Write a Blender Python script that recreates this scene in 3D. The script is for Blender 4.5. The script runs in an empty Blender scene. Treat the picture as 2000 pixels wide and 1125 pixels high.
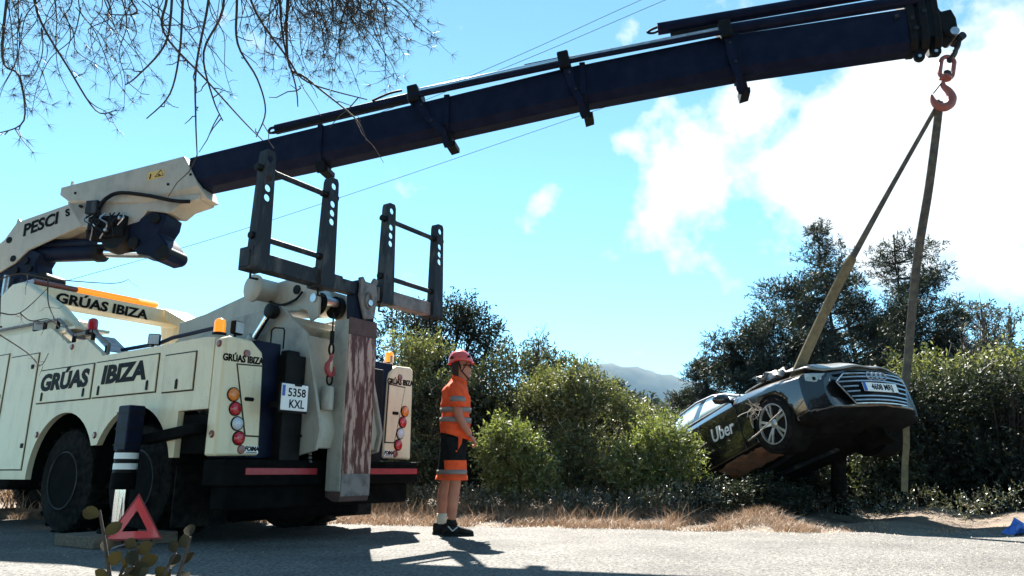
import bpy, bmesh, math, random
import numpy as np
from mathutils import Vector, Matrix
R = math.radians
scene = bpy.context.scene
COL = scene.collection
# ---------------------------------------------------------------- camera
cam_d = bpy.data.cameras.new('camera'); cam = bpy.data.objects.new('camera', cam_d); COL.objects.link(cam)
cam.location = (0, 0, .615); cam.rotation_euler = (R(90 + 14.131), 0, 0)
cam_d.sensor_width = 36; cam_d.lens = 25.56; cam_d.clip_start = .05; cam_d.clip_end = 12000
scene.camera = cam
# ---------------------------------------------------------------- sky, sun, exposure
SUN_AZ, SUN_EL = 348.0, 47.0          # compass degrees clockwise from +Y, degrees above the horizon
w = bpy.data.worlds.new('World'); scene.world = w; w.use_nodes = True
nt = w.node_tree; nt.nodes.clear()
def N(t, **k):
    n = nt.nodes.new(t)
    for a, b in k.items(): setattr(n, a, b)
    return n
def mth(op, a, b=None):
    n = N('ShaderNodeMath', operation=op)
    for i, v in enumerate((a, b)):
        if v is None: continue
        if isinstance(v, (int, float)): n.inputs[i].default_value = v
        else: nt.links.new(v, n.inputs[i])
    return n.outputs[0]
out = N('ShaderNodeOutputWorld'); bg = N('ShaderNodeBackground'); bg.inputs[1].default_value = .128
sky = N('ShaderNodeTexSky', sky_type='NISHITA', sun_disc=False)
sky.sun_elevation = R(SUN_EL); sky.sun_rotation = R(SUN_AZ); sky.air_density = .36; sky.dust_density = 0; sky.ozone_density = 1.0
tc = N('ShaderNodeTexCoord')
# clouds: ridged noise gathered into a few cumulus banks, thin elsewhere
ns = N('ShaderNodeTexNoise'); ns.inputs['Scale'].default_value = 8.5; ns.inputs['Detail'].default_value = 8; ns.inputs['Roughness'].default_value = .58
nt.links.new(tc.outputs['Generated'], ns.inputs['Vector'])
def bank(d, width, amp):
    v = N('ShaderNodeVectorMath', operation='DISTANCE'); v.inputs[1].default_value = Vector(d).normalized()
    nt.links.new(tc.outputs['Generated'], v.inputs[0])
    x = mth('DIVIDE', v.outputs['Value'], width)
    return mth('MULTIPLY', mth('SUBTRACT', 1.0, mth('MINIMUM', x, 1.0)), amp)
BANKS = [((0.525, 0.746, 0.410), 0.26, 0.52), ((0.467, 0.809, 0.357), 0.2, 0.45), ((0.555, 0.763, 0.331), 0.22, 0.5), ((0.396, 0.847, 0.353), 0.16, 0.42), ((0.269, 0.898, 0.349), 0.15, 0.42), ((0.203, 0.887, 0.414), 0.1, 0.38), ((0.199, 0.925, 0.323), 0.1, 0.4), ((0.305, 0.837, 0.454), 0.055, 0.4), ((0.298, 0.827, 0.477), 0.05, 0.3), ((0.035, 0.935, 0.353), 0.05, 0.46), ((0.154, 0.823, 0.547), 0.05, 0.42), ((0.242, 0.792, 0.561), 0.05, 0.42), ((0.073, 0.839, 0.539), 0.03, 0.3), ((0.147, 0.891, 0.429), 0.035, 0.4), ((0.334, 0.865, 0.375), 0.12, 0.3), ((0.441, 0.846, 0.299), 0.16, 0.2),
         ((-900, -700, 700), .3, .25), ((1300, -500, 620), .3, .25)]
acc = None
for b in BANKS:
    v = bank(*b); acc = v if acc is None else mth('ADD', acc, v)
cov = mth('ADD', mth('ADD', mth('MULTIPLY', mth('SUBTRACT', ns.outputs['Fac'], .5), 1.75), .5), mth('MULTIPLY', acc, .72))
ramp = N('ShaderNodeMapRange'); ramp.inputs['From Min'].default_value = .74; ramp.inputs['From Max'].default_value = .98
nt.links.new(cov, ramp.inputs['Value'])
mix = N('ShaderNodeMix', data_type='RGBA'); nt.links.new(ramp.outputs[0], mix.inputs['Factor'])
tint = N('ShaderNodeMix', data_type='RGBA', blend_type='MULTIPLY'); tint.inputs['Factor'].default_value = 1; tint.inputs['B'].default_value = (.80, 1.03, .80, 1)
nt.links.new(sky.outputs[0], tint.inputs['A']); nt.links.new(tint.outputs['Result'], mix.inputs['A'])
mix.inputs['B'].default_value = (2.1, 2.2, 2.25, 1)
nt.links.new(mix.outputs['Result'], bg.inputs[0]); nt.links.new(bg.outputs[0], out.inputs[0])
sd = Vector((math.sin(R(SUN_AZ)) * math.cos(R(SUN_EL)), math.cos(R(SUN_AZ)) * math.cos(R(SUN_EL)), math.sin(R(SUN_EL))))
sl = bpy.data.lights.new('sun', 'SUN'); sl.energy = 5.0; sl.angle = R(.53); sl.color = (1, .95, .86)
so = bpy.data.objects.new('sun', sl); COL.objects.link(so); so.location = sd * 40; so.rotation_euler = sd.to_track_quat('Z', 'Y').to_euler()
scene.view_settings.view_transform = 'Standard'; scene.view_settings.look = 'None'; scene.view_settings.gamma = 1
scene.view_settings.use_curve_mapping = False; scene.view_settings.exposure = 2.25
scene.cycles.max_bounces = 6; scene.cycles.transparent_max_bounces = 8; scene.cycles.volume_bounces = 0
# ---------------------------------------------------------------- materials
def mat(name, c1, c2=None, rough=.5, metal=0, scale=6, lo=.4, hi=.65, bump=0, bscale=60, coat=0, stretch=None, emit=0, spec=.5, detail=6, streak=None, samt=.5):
    m = bpy.data.materials.new(name); m.use_nodes = True; t = m.node_tree; b = t.nodes['Principled BSDF']
    b.inputs['Base Color'].default_value = (*c1, 1); b.inputs['Roughness'].default_value = rough; b.inputs['Metallic'].default_value = metal
    b.inputs['Coat Weight'].default_value = coat; b.inputs['Specular IOR Level'].default_value = spec
    co = t.nodes.new('ShaderNodeTexCoord'); mp = t.nodes.new('ShaderNodeMapping'); t.links.new(co.outputs['Object'], mp.inputs[0])
    if stretch: mp.inputs['Scale'].default_value = stretch
    if c2 is not None:
        n = t.nodes.new('ShaderNodeTexNoise'); n.inputs['Scale'].default_value = scale; n.inputs['Detail'].default_value = detail; n.inputs['Roughness'].default_value = .62
        t.links.new(mp.outputs[0], n.inputs['Vector'])
        r = t.nodes.new('ShaderNodeMapRange'); r.inputs['From Min'].default_value = lo; r.inputs['From Max'].default_value = hi; t.links.new(n.outputs['Fac'], r.inputs['Value'])
        x = t.nodes.new('ShaderNodeMix'); x.data_type = 'RGBA'; x.inputs['A'].default_value = (*c1, 1); x.inputs['B'].default_value = (*c2, 1)
        t.links.new(r.outputs[0], x.inputs['Factor']); t.links.new(x.outputs['Result'], b.inputs['Base Color'])
    if streak:
        m3 = t.nodes.new('ShaderNodeMapping'); m3.inputs['Scale'].default_value = (2.6, 2.6, .7); t.links.new(co.outputs['Object'], m3.inputs[0])
        n3 = t.nodes.new('ShaderNodeTexNoise'); n3.inputs['Scale'].default_value = 3; n3.inputs['Detail'].default_value = 9; n3.inputs['Roughness'].default_value = .7; t.links.new(m3.outputs[0], n3.inputs['Vector'])
        n4 = t.nodes.new('ShaderNodeTexNoise'); n4.inputs['Scale'].default_value = 30; n4.inputs['Detail'].default_value = 5; t.links.new(co.outputs['Object'], n4.inputs['Vector'])
        r3 = t.nodes.new('ShaderNodeMapRange'); r3.inputs['From Min'].default_value = .50; r3.inputs['From Max'].default_value = .78; r3.inputs['To Max'].default_value = samt; t.links.new(n3.outputs['Fac'], r3.inputs['Value'])
        r4 = t.nodes.new('ShaderNodeMapRange'); r4.inputs['From Min'].default_value = .66; r4.inputs['From Max'].default_value = .74; r4.inputs['To Max'].default_value = samt * .9; t.links.new(n4.outputs['Fac'], r4.inputs['Value'])
        mx = t.nodes.new('ShaderNodeMath'); mx.operation = 'MAXIMUM'; t.links.new(r3.outputs[0], mx.inputs[0]); t.links.new(r4.outputs[0], mx.inputs[1])
        x3 = t.nodes.new('ShaderNodeMix'); x3.data_type = 'RGBA'; x3.inputs['B'].default_value = (*streak, 1); t.links.new(mx.outputs[0], x3.inputs['Factor']); t.links.new(x.outputs['Result'], x3.inputs['A']); t.links.new(x3.outputs['Result'], b.inputs['Base Color'])
    if bump:
        n2 = t.nodes.new('ShaderNodeTexNoise'); n2.inputs['Scale'].default_value = bscale; n2.inputs['Detail'].default_value = 4; t.links.new(mp.outputs[0], n2.inputs['Vector'])
        bp = t.nodes.new('ShaderNodeBump'); bp.inputs['Strength'].default_value = bump; bp.inputs['Distance'].default_value = .01; t.links.new(n2.outputs['Fac'], bp.inputs['Height']); t.links.new(bp.outputs[0], b.inputs['Normal'])
    if emit:
        b.inputs['Emission Color'].default_value = (*c1, 1); b.inputs['Emission Strength'].default_value = emit
    return m
def leafmat(name, c1, c2, trans=.45, gloss=.12, rough=.35, tt=(1.3, 1.35, .65)):
    m = bpy.data.materials.new(name); m.use_nodes = True; t = m.node_tree; t.nodes.clear()
    o = t.nodes.new('ShaderNodeOutputMaterial'); g = t.nodes.new('ShaderNodeNewGeometry'); x = t.nodes.new('ShaderNodeMix'); x.data_type = 'RGBA'
    x.inputs['A'].default_value = (*c1, 1); x.inputs['B'].default_value = (*c2, 1); t.links.new(g.outputs['Random Per Island'], x.inputs['Factor'])
    d = t.nodes.new('ShaderNodeBsdfDiffuse'); tr = t.nodes.new('ShaderNodeBsdfTranslucent'); gl = t.nodes.new('ShaderNodeBsdfGlossy'); gl.inputs['Roughness'].default_value = rough
    t.links.new(x.outputs['Result'], d.inputs[0])
    y = t.nodes.new('ShaderNodeMix'); y.data_type = 'RGBA'; y.blend_type = 'MULTIPLY'; y.inputs['Factor'].default_value = 1; y.inputs['B'].default_value = (*tt, 1)
    t.links.new(x.outputs['Result'], y.inputs['A']); t.links.new(y.outputs['Result'], tr.inputs[0])
    m1 = t.nodes.new('ShaderNodeMixShader'); m1.inputs[0].default_value = trans; t.links.new(d.outputs[0], m1.inputs[1]); t.links.new(tr.outputs[0], m1.inputs[2])
    m2 = t.nodes.new('ShaderNodeMixShader'); m2.inputs[0].default_value = gloss; t.links.new(m1.outputs[0], m2.inputs[1]); t.links.new(gl.outputs[0], m2.inputs[2])
    t.links.new(m2.outputs[0], o.inputs[0]); return m
def glass(name, c, rough=.02, t=.5):
    m = bpy.data.materials.new(name); m.use_nodes = True; b = m.node_tree.nodes['Principled BSDF']
    b.inputs['Base Color'].default_value = (*c, 1); b.inputs['Roughness'].default_value = rough; b.inputs['Transmission Weight'].default_value = t; b.inputs['IOR'].default_value = 1.3
    return m
M = dict(
 white=mat('cream_truck_paint', (.80, .69, .48), (.60, .51, .36), rough=.45, scale=2.2, lo=.56, hi=.85, coat=.1, spec=.3, bump=.06, bscale=2.5, streak=(.24, .19, .13), samt=.34),
 crane=mat('ivory_crane_paint', (.46, .43, .36), (.31, .29, .24), rough=.45, scale=3, lo=.5, hi=.8, streak=(.14, .12, .09), samt=.38),
 grey=mat('grey_white_paint', (.38, .355, .31), (.22, .205, .18), rough=.5, scale=5, lo=.5, hi=.75, streak=(.11, .09, .07), samt=.42),
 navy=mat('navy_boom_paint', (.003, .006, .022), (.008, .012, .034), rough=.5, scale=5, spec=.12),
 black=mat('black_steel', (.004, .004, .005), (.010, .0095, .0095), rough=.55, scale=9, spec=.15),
 chassis=mat('black_chassis', (.003, .003, .0035), (.008, .0075, .007), rough=.85, scale=7, bump=.1, spec=.06),
 rubber=mat('tyre_rubber', (.006, .006, .0065), (.022, .020, .018), rough=.9, scale=14, bump=.2, spec=.08),
 chrome=mat('chrome_rod', (.75, .75, .76), rough=.13, metal=1),
 alu=mat('aluminium', (.55, .56, .58), (.35, .36, .38), rough=.35, metal=.9, scale=12),
 galv=mat('weathered_steel', (.022, .027, .036), (.11, .105, .10), rough=.6, scale=7, lo=.5, hi=.75, metal=.1, spec=.2, bump=.15, stretch=(1, 1, .35)),
 galv2=mat('worn_grey_paint', (.20, .18, .175), (.06, .055, .055), rough=.65, scale=9, lo=.45, hi=.7, bump=.15),
 rust=mat('rust_streaked_paint', (.46, .30, .25), (.085, .020, .016), rough=.65, scale=5, lo=.44, hi=.52, bump=.25, bscale=40, stretch=(5.5, 5.5, .75), detail=12),
 rustcap=mat('rusty_steel', (.11, .05, .042), (.055, .03, .028), rough=.7, scale=9, bump=.2),
 letter=mat('black_lettering', (.006, .006, .007), rough=.6, spec=.1),
 groove=mat('panel_gap', (.02, .019, .017), rough=.8),
 amber=mat('amber_lens', (.85, .26, .02), (.7, .2, .015), rough=.2, coat=.6, scale=60, emit=.25),
 amberlens=mat('orange_reflector', (.75, .20, .02), rough=.22, coat=.5),
 redlens=mat('red_lens', (.48, .012, .02), rough=.22, coat=.5),
 redbrown=mat('red_brown_lens', (.22, .05, .03), rough=.3, coat=.4),
 clear=mat('clear_lens', (.62, .68, .74), (.4, .45, .5), rough=.15, scale=160, coat=.6),
 redtape=mat('red_reflective_tape', (.40, .018, .03), (.28, .012, .02), rough=.4, scale=30),
 plate=mat('number_plate', (.82, .83, .83), rough=.4), blue=mat('plate_blue', (.02, .09, .42), rough=.4),
 sticker=mat('yellow_sticker', (.75, .50, .14), rough=.5),
 hookred=mat('worn_red_steel', (.36, .10, .08), (.20, .09, .08), rough=.5, scale=30), hookred2=mat('red_hook_paint', (.42, .04, .05), (.2, .04, .04), rough=.45, scale=40),
 sling=mat('olive_webbing', (.19, .155, .085), (.10, .08, .05), rough=.9, scale=14, lo=.35, hi=.7, bump=.3, bscale=220),
 sling2=mat('grey_webbing', (.055, .055, .055), (.12, .115, .09), rough=.9, scale=10, bump=.3, bscale=220),
 carpaint=mat('black_car_paint', (.006, .006, .008), (.012, .011, .011), rough=.2, coat=1, scale=5),
 dusty=mat('dusty_black_paint', (.02, .02, .022), (.10, .095, .09), rough=.4, coat=.5, scale=4, lo=.35, hi=.8),
 hood=mat('sunlit_hood_paint', (.30, .29, .27), (.20, .19, .18), rough=.35, coat=.6, scale=5),  # pale tone puts sunlight into the colour of the black car's bonnet
 carglass=glass('car_glass', (.55, .66, .68), .03, .35),
 under=mat('black_plastic_underside', (.004, .004, .0045), (.012, .011, .010), rough=.85, scale=6, spec=.1),
 mud=mat('muddy_torn_panel', (.20, .10, .06), (.09, .055, .04), rough=.8, scale=7, bump=.4, bscale=12),
 rim=mat('silver_alloy', (.50, .52, .56), (.36, .37, .40), rough=.3, metal=.8, scale=10),
 skin=mat('skin', (.46, .165, .095), (.36, .12, .07), rough=.55, scale=9),
 hair=mat('dark_hair', (.02, .014, .012), rough=.8),
 hivis=mat('hi_vis_orange', (.88, .105, .03), (.70, .07, .02), rough=.8, scale=11, bump=.6, bscale=9, spec=.2),
 helmet=mat('red_helmet', (.70, .07, .06), rough=.3, coat=.5), reflect=mat('grey_reflective_tape', (.20, .165, .155), rough=.5),
 shorts=mat('black_workwear', (.009, .009, .010), (.018, .018, .018), rough=.9, scale=20, bump=.2, bscale=16, spec=.05),
 sock=mat('pale_sock', (.55, .47, .38), rough=.9, bump=.3, bscale=150), shoe=mat('black_shoe', (.006, .006, .007), (.016, .016, .016), rough=.65, scale=20, spec=.15),
 shoetrim=mat('grey_trim', (.42, .42, .42), rough=.6),
 tri=mat('red_triangle', (.92, .012, .02), rough=.35, coat=.3), trired=mat('dark_red_fluorescent', (.35, .02, .02), rough=.5),
 wood=mat('timber_pad', (.17, .12, .085), (.08, .05, .035), rough=.85, scale=5, stretch=(1, 8, 8), bump=.4, bscale=20),
 bark=mat('bark', (.022, .017, .014), (.05, .042, .037), rough=.9, scale=20, bump=.6, bscale=40), twig=mat('twig', (.045, .034, .030), (.08, .065, .055), rough=.85, scale=30),
 bluebag=mat('blue_plastic', (.03, .10, .42), (.05, .16, .55), rough=.35, scale=15),
 wire=mat('cable', (.03, .035, .04), rough=.6), stone=mat('stone', (.32, .26, .22), (.2, .16, .13), rough=.9, scale=12, bump=.5),
)
# leaves
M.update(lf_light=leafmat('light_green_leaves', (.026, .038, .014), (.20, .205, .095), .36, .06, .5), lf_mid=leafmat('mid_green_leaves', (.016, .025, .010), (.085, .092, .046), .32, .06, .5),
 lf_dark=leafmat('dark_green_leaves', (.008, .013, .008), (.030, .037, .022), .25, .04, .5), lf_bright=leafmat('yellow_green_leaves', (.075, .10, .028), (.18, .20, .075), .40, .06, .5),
 lf_pine=leafmat('pine_needles', (.009, .015, .011), (.030, .038, .028), .2, .05, .5), lf_grey=leafmat('grey_green_leaves', (.03, .035, .028), (.085, .088, .066), .3, .08, .5),
 lf_dry=leafmat('dry_grass', (.17, .115, .08), (.40, .295, .215), .25, .04, .6, (1.05, .92, .78)), lf_brown=leafmat('olive_brown_leaves', (.014, .012, .005), (.045, .038, .014), .15, .03, .6), lf_weed=leafmat('weed_leaves', (.03, .035, .02), (.12, .12, .08), .3, .12),
 lf_needle=leafmat('hanging_needles', (.03, .032, .03), (.07, .05, .045), .15, .05))
# ---------------------------------------------------------------- mesh helpers
class MB:
    def __init__(s): s.v = []; s.f = []
    def add(s, vs, fs):
        b = len(s.v); s.v += [tuple(map(float, p)) for p in vs]; s.f += [tuple(b + i for i in f) for f in fs]; return s
    def box(s, c, d, rz=0, M=None):
        vs = []
        for z in (-.5, .5):
            for y in (-.5, .5):
                for x in (-.5, .5): vs.append(Vector((x * d[0], y * d[1], z * d[2])))
        m = Matrix.Translation(c) @ (M if M else Matrix.Rotation(rz, 4, 'Z'))
        return s.add([m @ p for p in vs], [(0, 2, 3, 1), (4, 5, 7, 6), (0, 1, 5, 4), (2, 6, 7, 3), (0, 4, 6, 2), (1, 3, 7, 5)])
    def prism(s, o, ax, a, b):
        n = len(o); k = {'x': lambda p, t: (t, p[0], p[1]), 'y': lambda p, t: (p[0], t, p[1]), 'z': lambda p, t: (p[0], p[1], t)}[ax]
        return s.add([k(p, a) for p in o] + [k(p, b) for p in o], [tuple(range(n))[::-1], tuple(range(n, 2 * n))] + [(i, (i + 1) % n, n + (i + 1) % n, n + i) for i in range(n)])
    def loft(s, rings, cap=True, closed=True):
        n = len(rings[0]); fs = []
        for j in range(len(rings) - 1):
            for i in range(n if closed else n - 1):
                k = (i + 1) % n; fs.append((j * n + i, j * n + k, (j + 1) * n + k, (j + 1) * n + i))
        if cap: fs += [tuple(range(n))[::-1], tuple(range((len(rings) - 1) * n, len(rings) * n))]
        return s.add([p for r in rings for p in r], fs)
    def tube(s, pts, r, seg=8, cap=True, loop=False):
        P = [Vector(p) for p in pts]; n = len(P); rr = r if isinstance(r, (list, tuple)) else [r] * n; rings = []; up = None
        for i, p in enumerate(P):
            if loop: t = P[(i + 1) % n] - P[i - 1]
            else: t = P[min(i + 1, n - 1)] - P[max(i - 1, 0)]
            t.normalize()
            if up is None: up = t.orthogonal().normalized()
            up = (up - t * up.dot(t)); up = up.normalized() if up.length > 1e-6 else t.orthogonal().normalized(); sd_ = t.cross(up)
            rings.append([p + (up * math.cos(a) + sd_ * math.sin(a)) * rr[i] for a in (2 * math.pi * k / seg for k in range(seg))])
        if loop: rings.append(rings[0]); return s.loft(rings, False)
        return s.loft(rings, cap)
    def cyl(s, a, b, r, r2=None, seg=16): return s.tube([a, b], [r, r if r2 is None else r2], seg)
    def lathe(s, prof, c, ax=(0, 0, 1), seg=24, cap=True):
        a = Vector(ax).normalized(); u = a.orthogonal().normalized(); w_ = a.cross(u); c = Vector(c)
        return s.loft([[c + a * h + (u * math.cos(t) + w_ * math.sin(t)) * r for t in (2 * math.pi * k / seg for k in range(seg))] for r, h in prof], cap)
    def ribbon(s, pts, widths, wdir, th):
        P = [Vector(p) for p in pts]; rings = []
        for i, p in enumerate(P):
            t = (P[min(i + 1, len(P) - 1)] - P[max(i - 1, 0)]).normalized(); wd = Vector(wdir[i] if isinstance(wdir, list) else wdir); wd = (wd - t * wd.dot(t)).normalized(); nn = t.cross(wd)
            h = widths[i] / 2; rings.append([p + wd * h + nn * th, p - wd * h + nn * th, p - wd * h - nn * th, p + wd * h - nn * th])
        return s.loft(rings)
    def mesh(s, name):
        me = bpy.data.meshes.new(name); me.from_pydata(s.v, [], s.f); me.update(); return me
    def build(s, name, m, parent=None, smooth=35, bevel=0, xf=None):
        me = s.mesh(name)
        bm = bmesh.new(); bm.from_mesh(me); bmesh.ops.recalc_face_normals(bm, faces=bm.faces); bm.to_mesh(me); bm.free()
        if xf is not None: me.transform(xf)
        return link(name, me, m, parent, smooth, bevel)
def link(name, me, m, parent=None, smooth=35, bevel=0):
    me.materials.clear(); me.materials.append(M[m] if isinstance(m, str) else m)
    if smooth:
        me.polygons.foreach_set('use_smooth', [True] * len(me.polygons)); me.set_sharp_from_angle(angle=R(smooth))
    o = bpy.data.objects.new(name, me); COL.objects.link(o); o.parent = parent
    if bevel:
        b = o.modifiers.new('bevel', 'BEVEL'); b.width = bevel; b.segments = 2; b.limit_method = 'ANGLE'; b.angle_limit = R(40)
    return o
def tag(o, label=None, cat=None, group=None, kind=None):
    for k, v in (('label', label), ('category', cat), ('group', group), ('kind', kind)):
        if v: o[k] = v
    return o
def thing(name, label, cat, loc=(0, 0, 0), rz=0, group=None):
    o = bpy.data.objects.new(name, None); COL.objects.link(o); o.location = loc; o.rotation_euler = (0, 0, rz); o.empty_display_size = .2
    return tag(o, label, cat, group)
def text(name, s, size, mtx, m, parent, bold=0, shear=0, sx=1, depth=.002, align='CENTER', fit=None):
    c = bpy.data.curves.new(name, 'FONT'); c.body = s; c.size = size; c.offset = bold; c.shear = shear; c.extrude = depth; c.align_x = align; c.align_y = 'CENTER'; c.resolution_u = 3
    t = bpy.data.objects.new('tmp', c); COL.objects.link(t); dg = bpy.context.evaluated_depsgraph_get(); dg.update()
    me = bpy.data.meshes.new_from_object(t.evaluated_get(dg)); bpy.data.objects.remove(t); me.name = name
    if fit:
        co = np.empty(len(me.vertices) * 3); me.vertices.foreach_get('co', co); co = co.reshape(-1, 3); lo_, hi_ = co.min(0), co.max(0)
        me.transform(Matrix.Diagonal((fit[0] / (hi_[0] - lo_[0]), fit[1] / (hi_[1] - lo_[1]), 1, 1)) @ Matrix.Translation(((-lo_[0] - hi_[0]) / 2, (-lo_[1] - hi_[1]) / 2, 0)))
    me.transform(mtx @ Matrix.Diagonal((sx, 1, 1, 1))); return link(name, me, m, parent, 0)
def frame(o, x, y):            # matrix: text x axis, y axis, normal
    x = Vector(x).normalized(); z = x.cross(Vector(y)).normalized(); y = z.cross(x)
    m = Matrix((x, y, z)).transposed().to_4x4(); m.translation = Vector(o); return m
def smoothpath(pts, n=6):
    P = [Vector(p) for p in pts]; out_ = []
    for i in range(len(P) - 1):
        a, b, c, d = P[max(i - 1, 0)], P[i], P[i + 1], P[min(i + 2, len(P) - 1)]
        for k in range(n):
            t = k / n; out_.append(.5 * ((2 * b) + (c - a) * t + (2 * a - 5 * b + 4 * c - d) * t * t + (3 * b - a - 3 * c + d) * t ** 3))
    return out_ + [P[-1]]
def npmesh(name, V, F):        # numpy quads -> mesh
    me = bpy.data.meshes.new(name); nv, nf = len(V), len(F); k = F.shape[1]
    me.vertices.add(nv); me.vertices.foreach_set('co', V.astype(np.float32).ravel())
    me.loops.add(nf * k); me.loops.foreach_set('vertex_index', F.astype(np.int32).ravel())
    me.polygons.add(nf); me.polygons.foreach_set('loop_start', np.arange(nf, dtype=np.int32) * k); me.polygons.foreach_set('loop_total', np.full(nf, k, np.int32))
    me.update(); me.validate(); return me
# ================================================================ setting: ground, road, mountain
def ground_mat():
    m = mat('dry_soil', (.08, .058, .042), (.20, .15, .108), rough=.95, scale=1.6, lo=.35, hi=.7, bump=.8, bscale=18, detail=10); return m
def road_mat():
    m = bpy.data.materials.new('pale_worn_asphalt'); m.use_nodes = True; t = m.node_tree; b = t.nodes['Principled BSDF']; b.inputs['Roughness'].default_value = .9
    co = t.nodes.new('ShaderNodeTexCoord'); v = t.nodes.new('ShaderNodeTexVoronoi'); v.inputs['Scale'].default_value = 75; t.links.new(co.outputs['Object'], v.inputs['Vector'])
    n = t.nodes.new('ShaderNodeTexNoise'); n.inputs['Scale'].default_value = 1.3; n.inputs['Detail'].default_value = 8; t.links.new(co.outputs['Object'], n.inputs['Vector'])
    n3 = t.nodes.new('ShaderNodeTexNoise'); n3.inputs['Scale'].default_value = 42; n3.inputs['Detail'].default_value = 3; t.links.new(co.outputs['Object'], n3.inputs['Vector'])
    r = t.nodes.new('ShaderNodeValToRGB'); e = r.color_ramp.elements; e[0].color = (.035, .034, .033, 1); e[0].position = .33; e[1].color = (.20, .188, .172, 1); e[1].position = .60
    t.links.new(n3.outputs['Fac'], r.inputs[0])
    r2 = t.nodes.new('ShaderNodeMapRange'); r2.inputs['From Min'].default_value = .3; r2.inputs['From Max'].default_value = .75; r2.inputs['To Min'].default_value = .62; r2.inputs['To Max'].default_value = 1.18; t.links.new(n.outputs['Fac'], r2.inputs['Value'])
    x = t.nodes.new('ShaderNodeVectorMath'); x.operation = 'SCALE'; t.links.new(r.outputs[0], x.inputs[0]); t.links.new(r2.outputs[0], x.inputs['Scale']); t.links.new(x.outputs[0], b.inputs['Base Color'])
    bp = t.nodes.new('ShaderNodeBump'); bp.inputs['Strength'].default_value = .9; bp.inputs['Distance'].default_value = .012; t.links.new(v.outputs['Distance'], bp.inputs['Height']); t.links.new(bp.outputs[0], b.inputs['Normal'])
    return m
rng = np.random.default_rng(7)
def sheet(xs, ys, zf):
    X, Y = np.meshgrid(xs, ys, indexing='ij'); Z = zf(X, Y); V = np.stack([X, Y, Z], -1).reshape(-1, 3); a, b = len(xs), len(ys)
    I = np.arange(a * b).reshape(a, b); return V, np.stack([I[:-1, :-1], I[1:, :-1], I[1:, 1:], I[:-1, 1:]], -1).reshape(-1, 4)
EDGE = lambda X: 8.55 - .225 * X + .06 * np.sin(X * 2.1) + .05 * np.sin(X * 5.3 + 1)          # far edge of the road
def gz(X, Y):
    d = Y - EDGE(X); s = np.clip((d - .15) / 1.2, 0, 1); z = s * (.05 + .05 * np.sin(X * 1.7 + Y) + .04 * np.sin(X * 4.1 - Y * 3.3))
    return np.where((np.abs(X) < 40) & (Y < 40), z, 0) - .004
g1 = np.concatenate([-np.geomspace(9000, 16, 24), np.linspace(-15, 15, 151), np.geomspace(16, 9000, 24)])
g2 = np.concatenate([-np.geomspace(9000, 1, 14), np.linspace(0, 20, 121), np.geomspace(21, 9000, 26)])
V, F = sheet(g1, g2, gz); M['soil'] = ground_mat(); M['road'] = road_mat()
tag(link('ground', npmesh('ground', V, F), 'soil', None, 60), 'dry brown soil and scrub floor beside the road', kind='structure')
xs = np.linspace(-30, 30, 301); lo = 2.9 + .05 * np.sin(xs * 3.1); hi = EDGE(xs) + .05 * rng.normal(size=301)
V = np.concatenate([np.stack([xs, lo, np.full(301, .006)], -1), np.stack([xs, hi, np.full(301, .006)], -1)]); i = np.arange(300)
tag(link('road', npmesh('road', V, np.stack([i, i + 1, i + 302, i + 301], -1)), 'road', None, 0), 'pale worn asphalt road', kind='structure')
# mountain ridge far away
xs = np.linspace(-2600, 3400, 181); ys = np.linspace(2300, 4200, 40)
def mz(X, Y):
    u = X / 2950.0
    top = 2950 * np.interp(u, [-.9, -.5, -.2, -.05, .03, .096, .116, .148, .171, .197, .223, .236, .30, .42, .6, 1.1], [.04, .06, .05, .07, .10, .137, .143, .1427, .1403, .132, .1235, .122, .10, .085, .07, .05])
    n = 5 * np.sin(X * .021 + Y * .011) + 5 * np.sin(X * .05 - Y * .03) + 3 * np.sin(X * .11 + 2)
    return np.maximum((top + n) * np.exp(-((Y - 2950) / 480.0) ** 2) - 3, -3)
V, F = sheet(xs, ys, mz); M['hill'] = mat('wooded_hill', (.016, .026, .022), (.05, .06, .045), rough=1, scale=.012, detail=10, lo=.4, hi=.62)
tag(link('mountain', npmesh('mountain', V, F), 'hill', None, 60), 'wooded mountain ridge on the horizon', kind='structure')
# ================================================================ crane truck
OX, OY, PH = -1.815, 7.299, R(57)
truck = thing('crane_truck', 'cream recovery truck with long dark telescopic crane boom, parked across the road', 'truck', (OX, OY, 0), PH)
TM = Matrix.Translation((OX, OY, 0)) @ Matrix.Rotation(PH, 4, 'Z')
def arc(cy, cz, r, a0, a1, n=18): return [(cy + r * math.cos(R(a0 + (a1 - a0) * i / n)), cz + r * math.sin(R(a0 + (a1 - a0) * i / n))) for i in range(n + 1)]
side_o = [(.15, 1.139), (.15, 1.765), (.30, 1.778), (.95, 1.765), (1.99, 1.752), (2.03, 1.79), (2.335, 1.952), (2.72, 1.943), (2.79, 1.985), (3.139, 2.157), (6.1, 2.19), (6.1, .52)]
side_o += arc(2.55, .55, .655, 0 - 2, 180 - 28)[0:]
side_o += arc(1.285, .55, .665, 180 - 152, 180 - 17)[::1] if False else arc(1.285, .55, .665, 28, 164)
side_o += [(.65, .73), (.578, .73), (.578, 1.135)]
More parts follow.
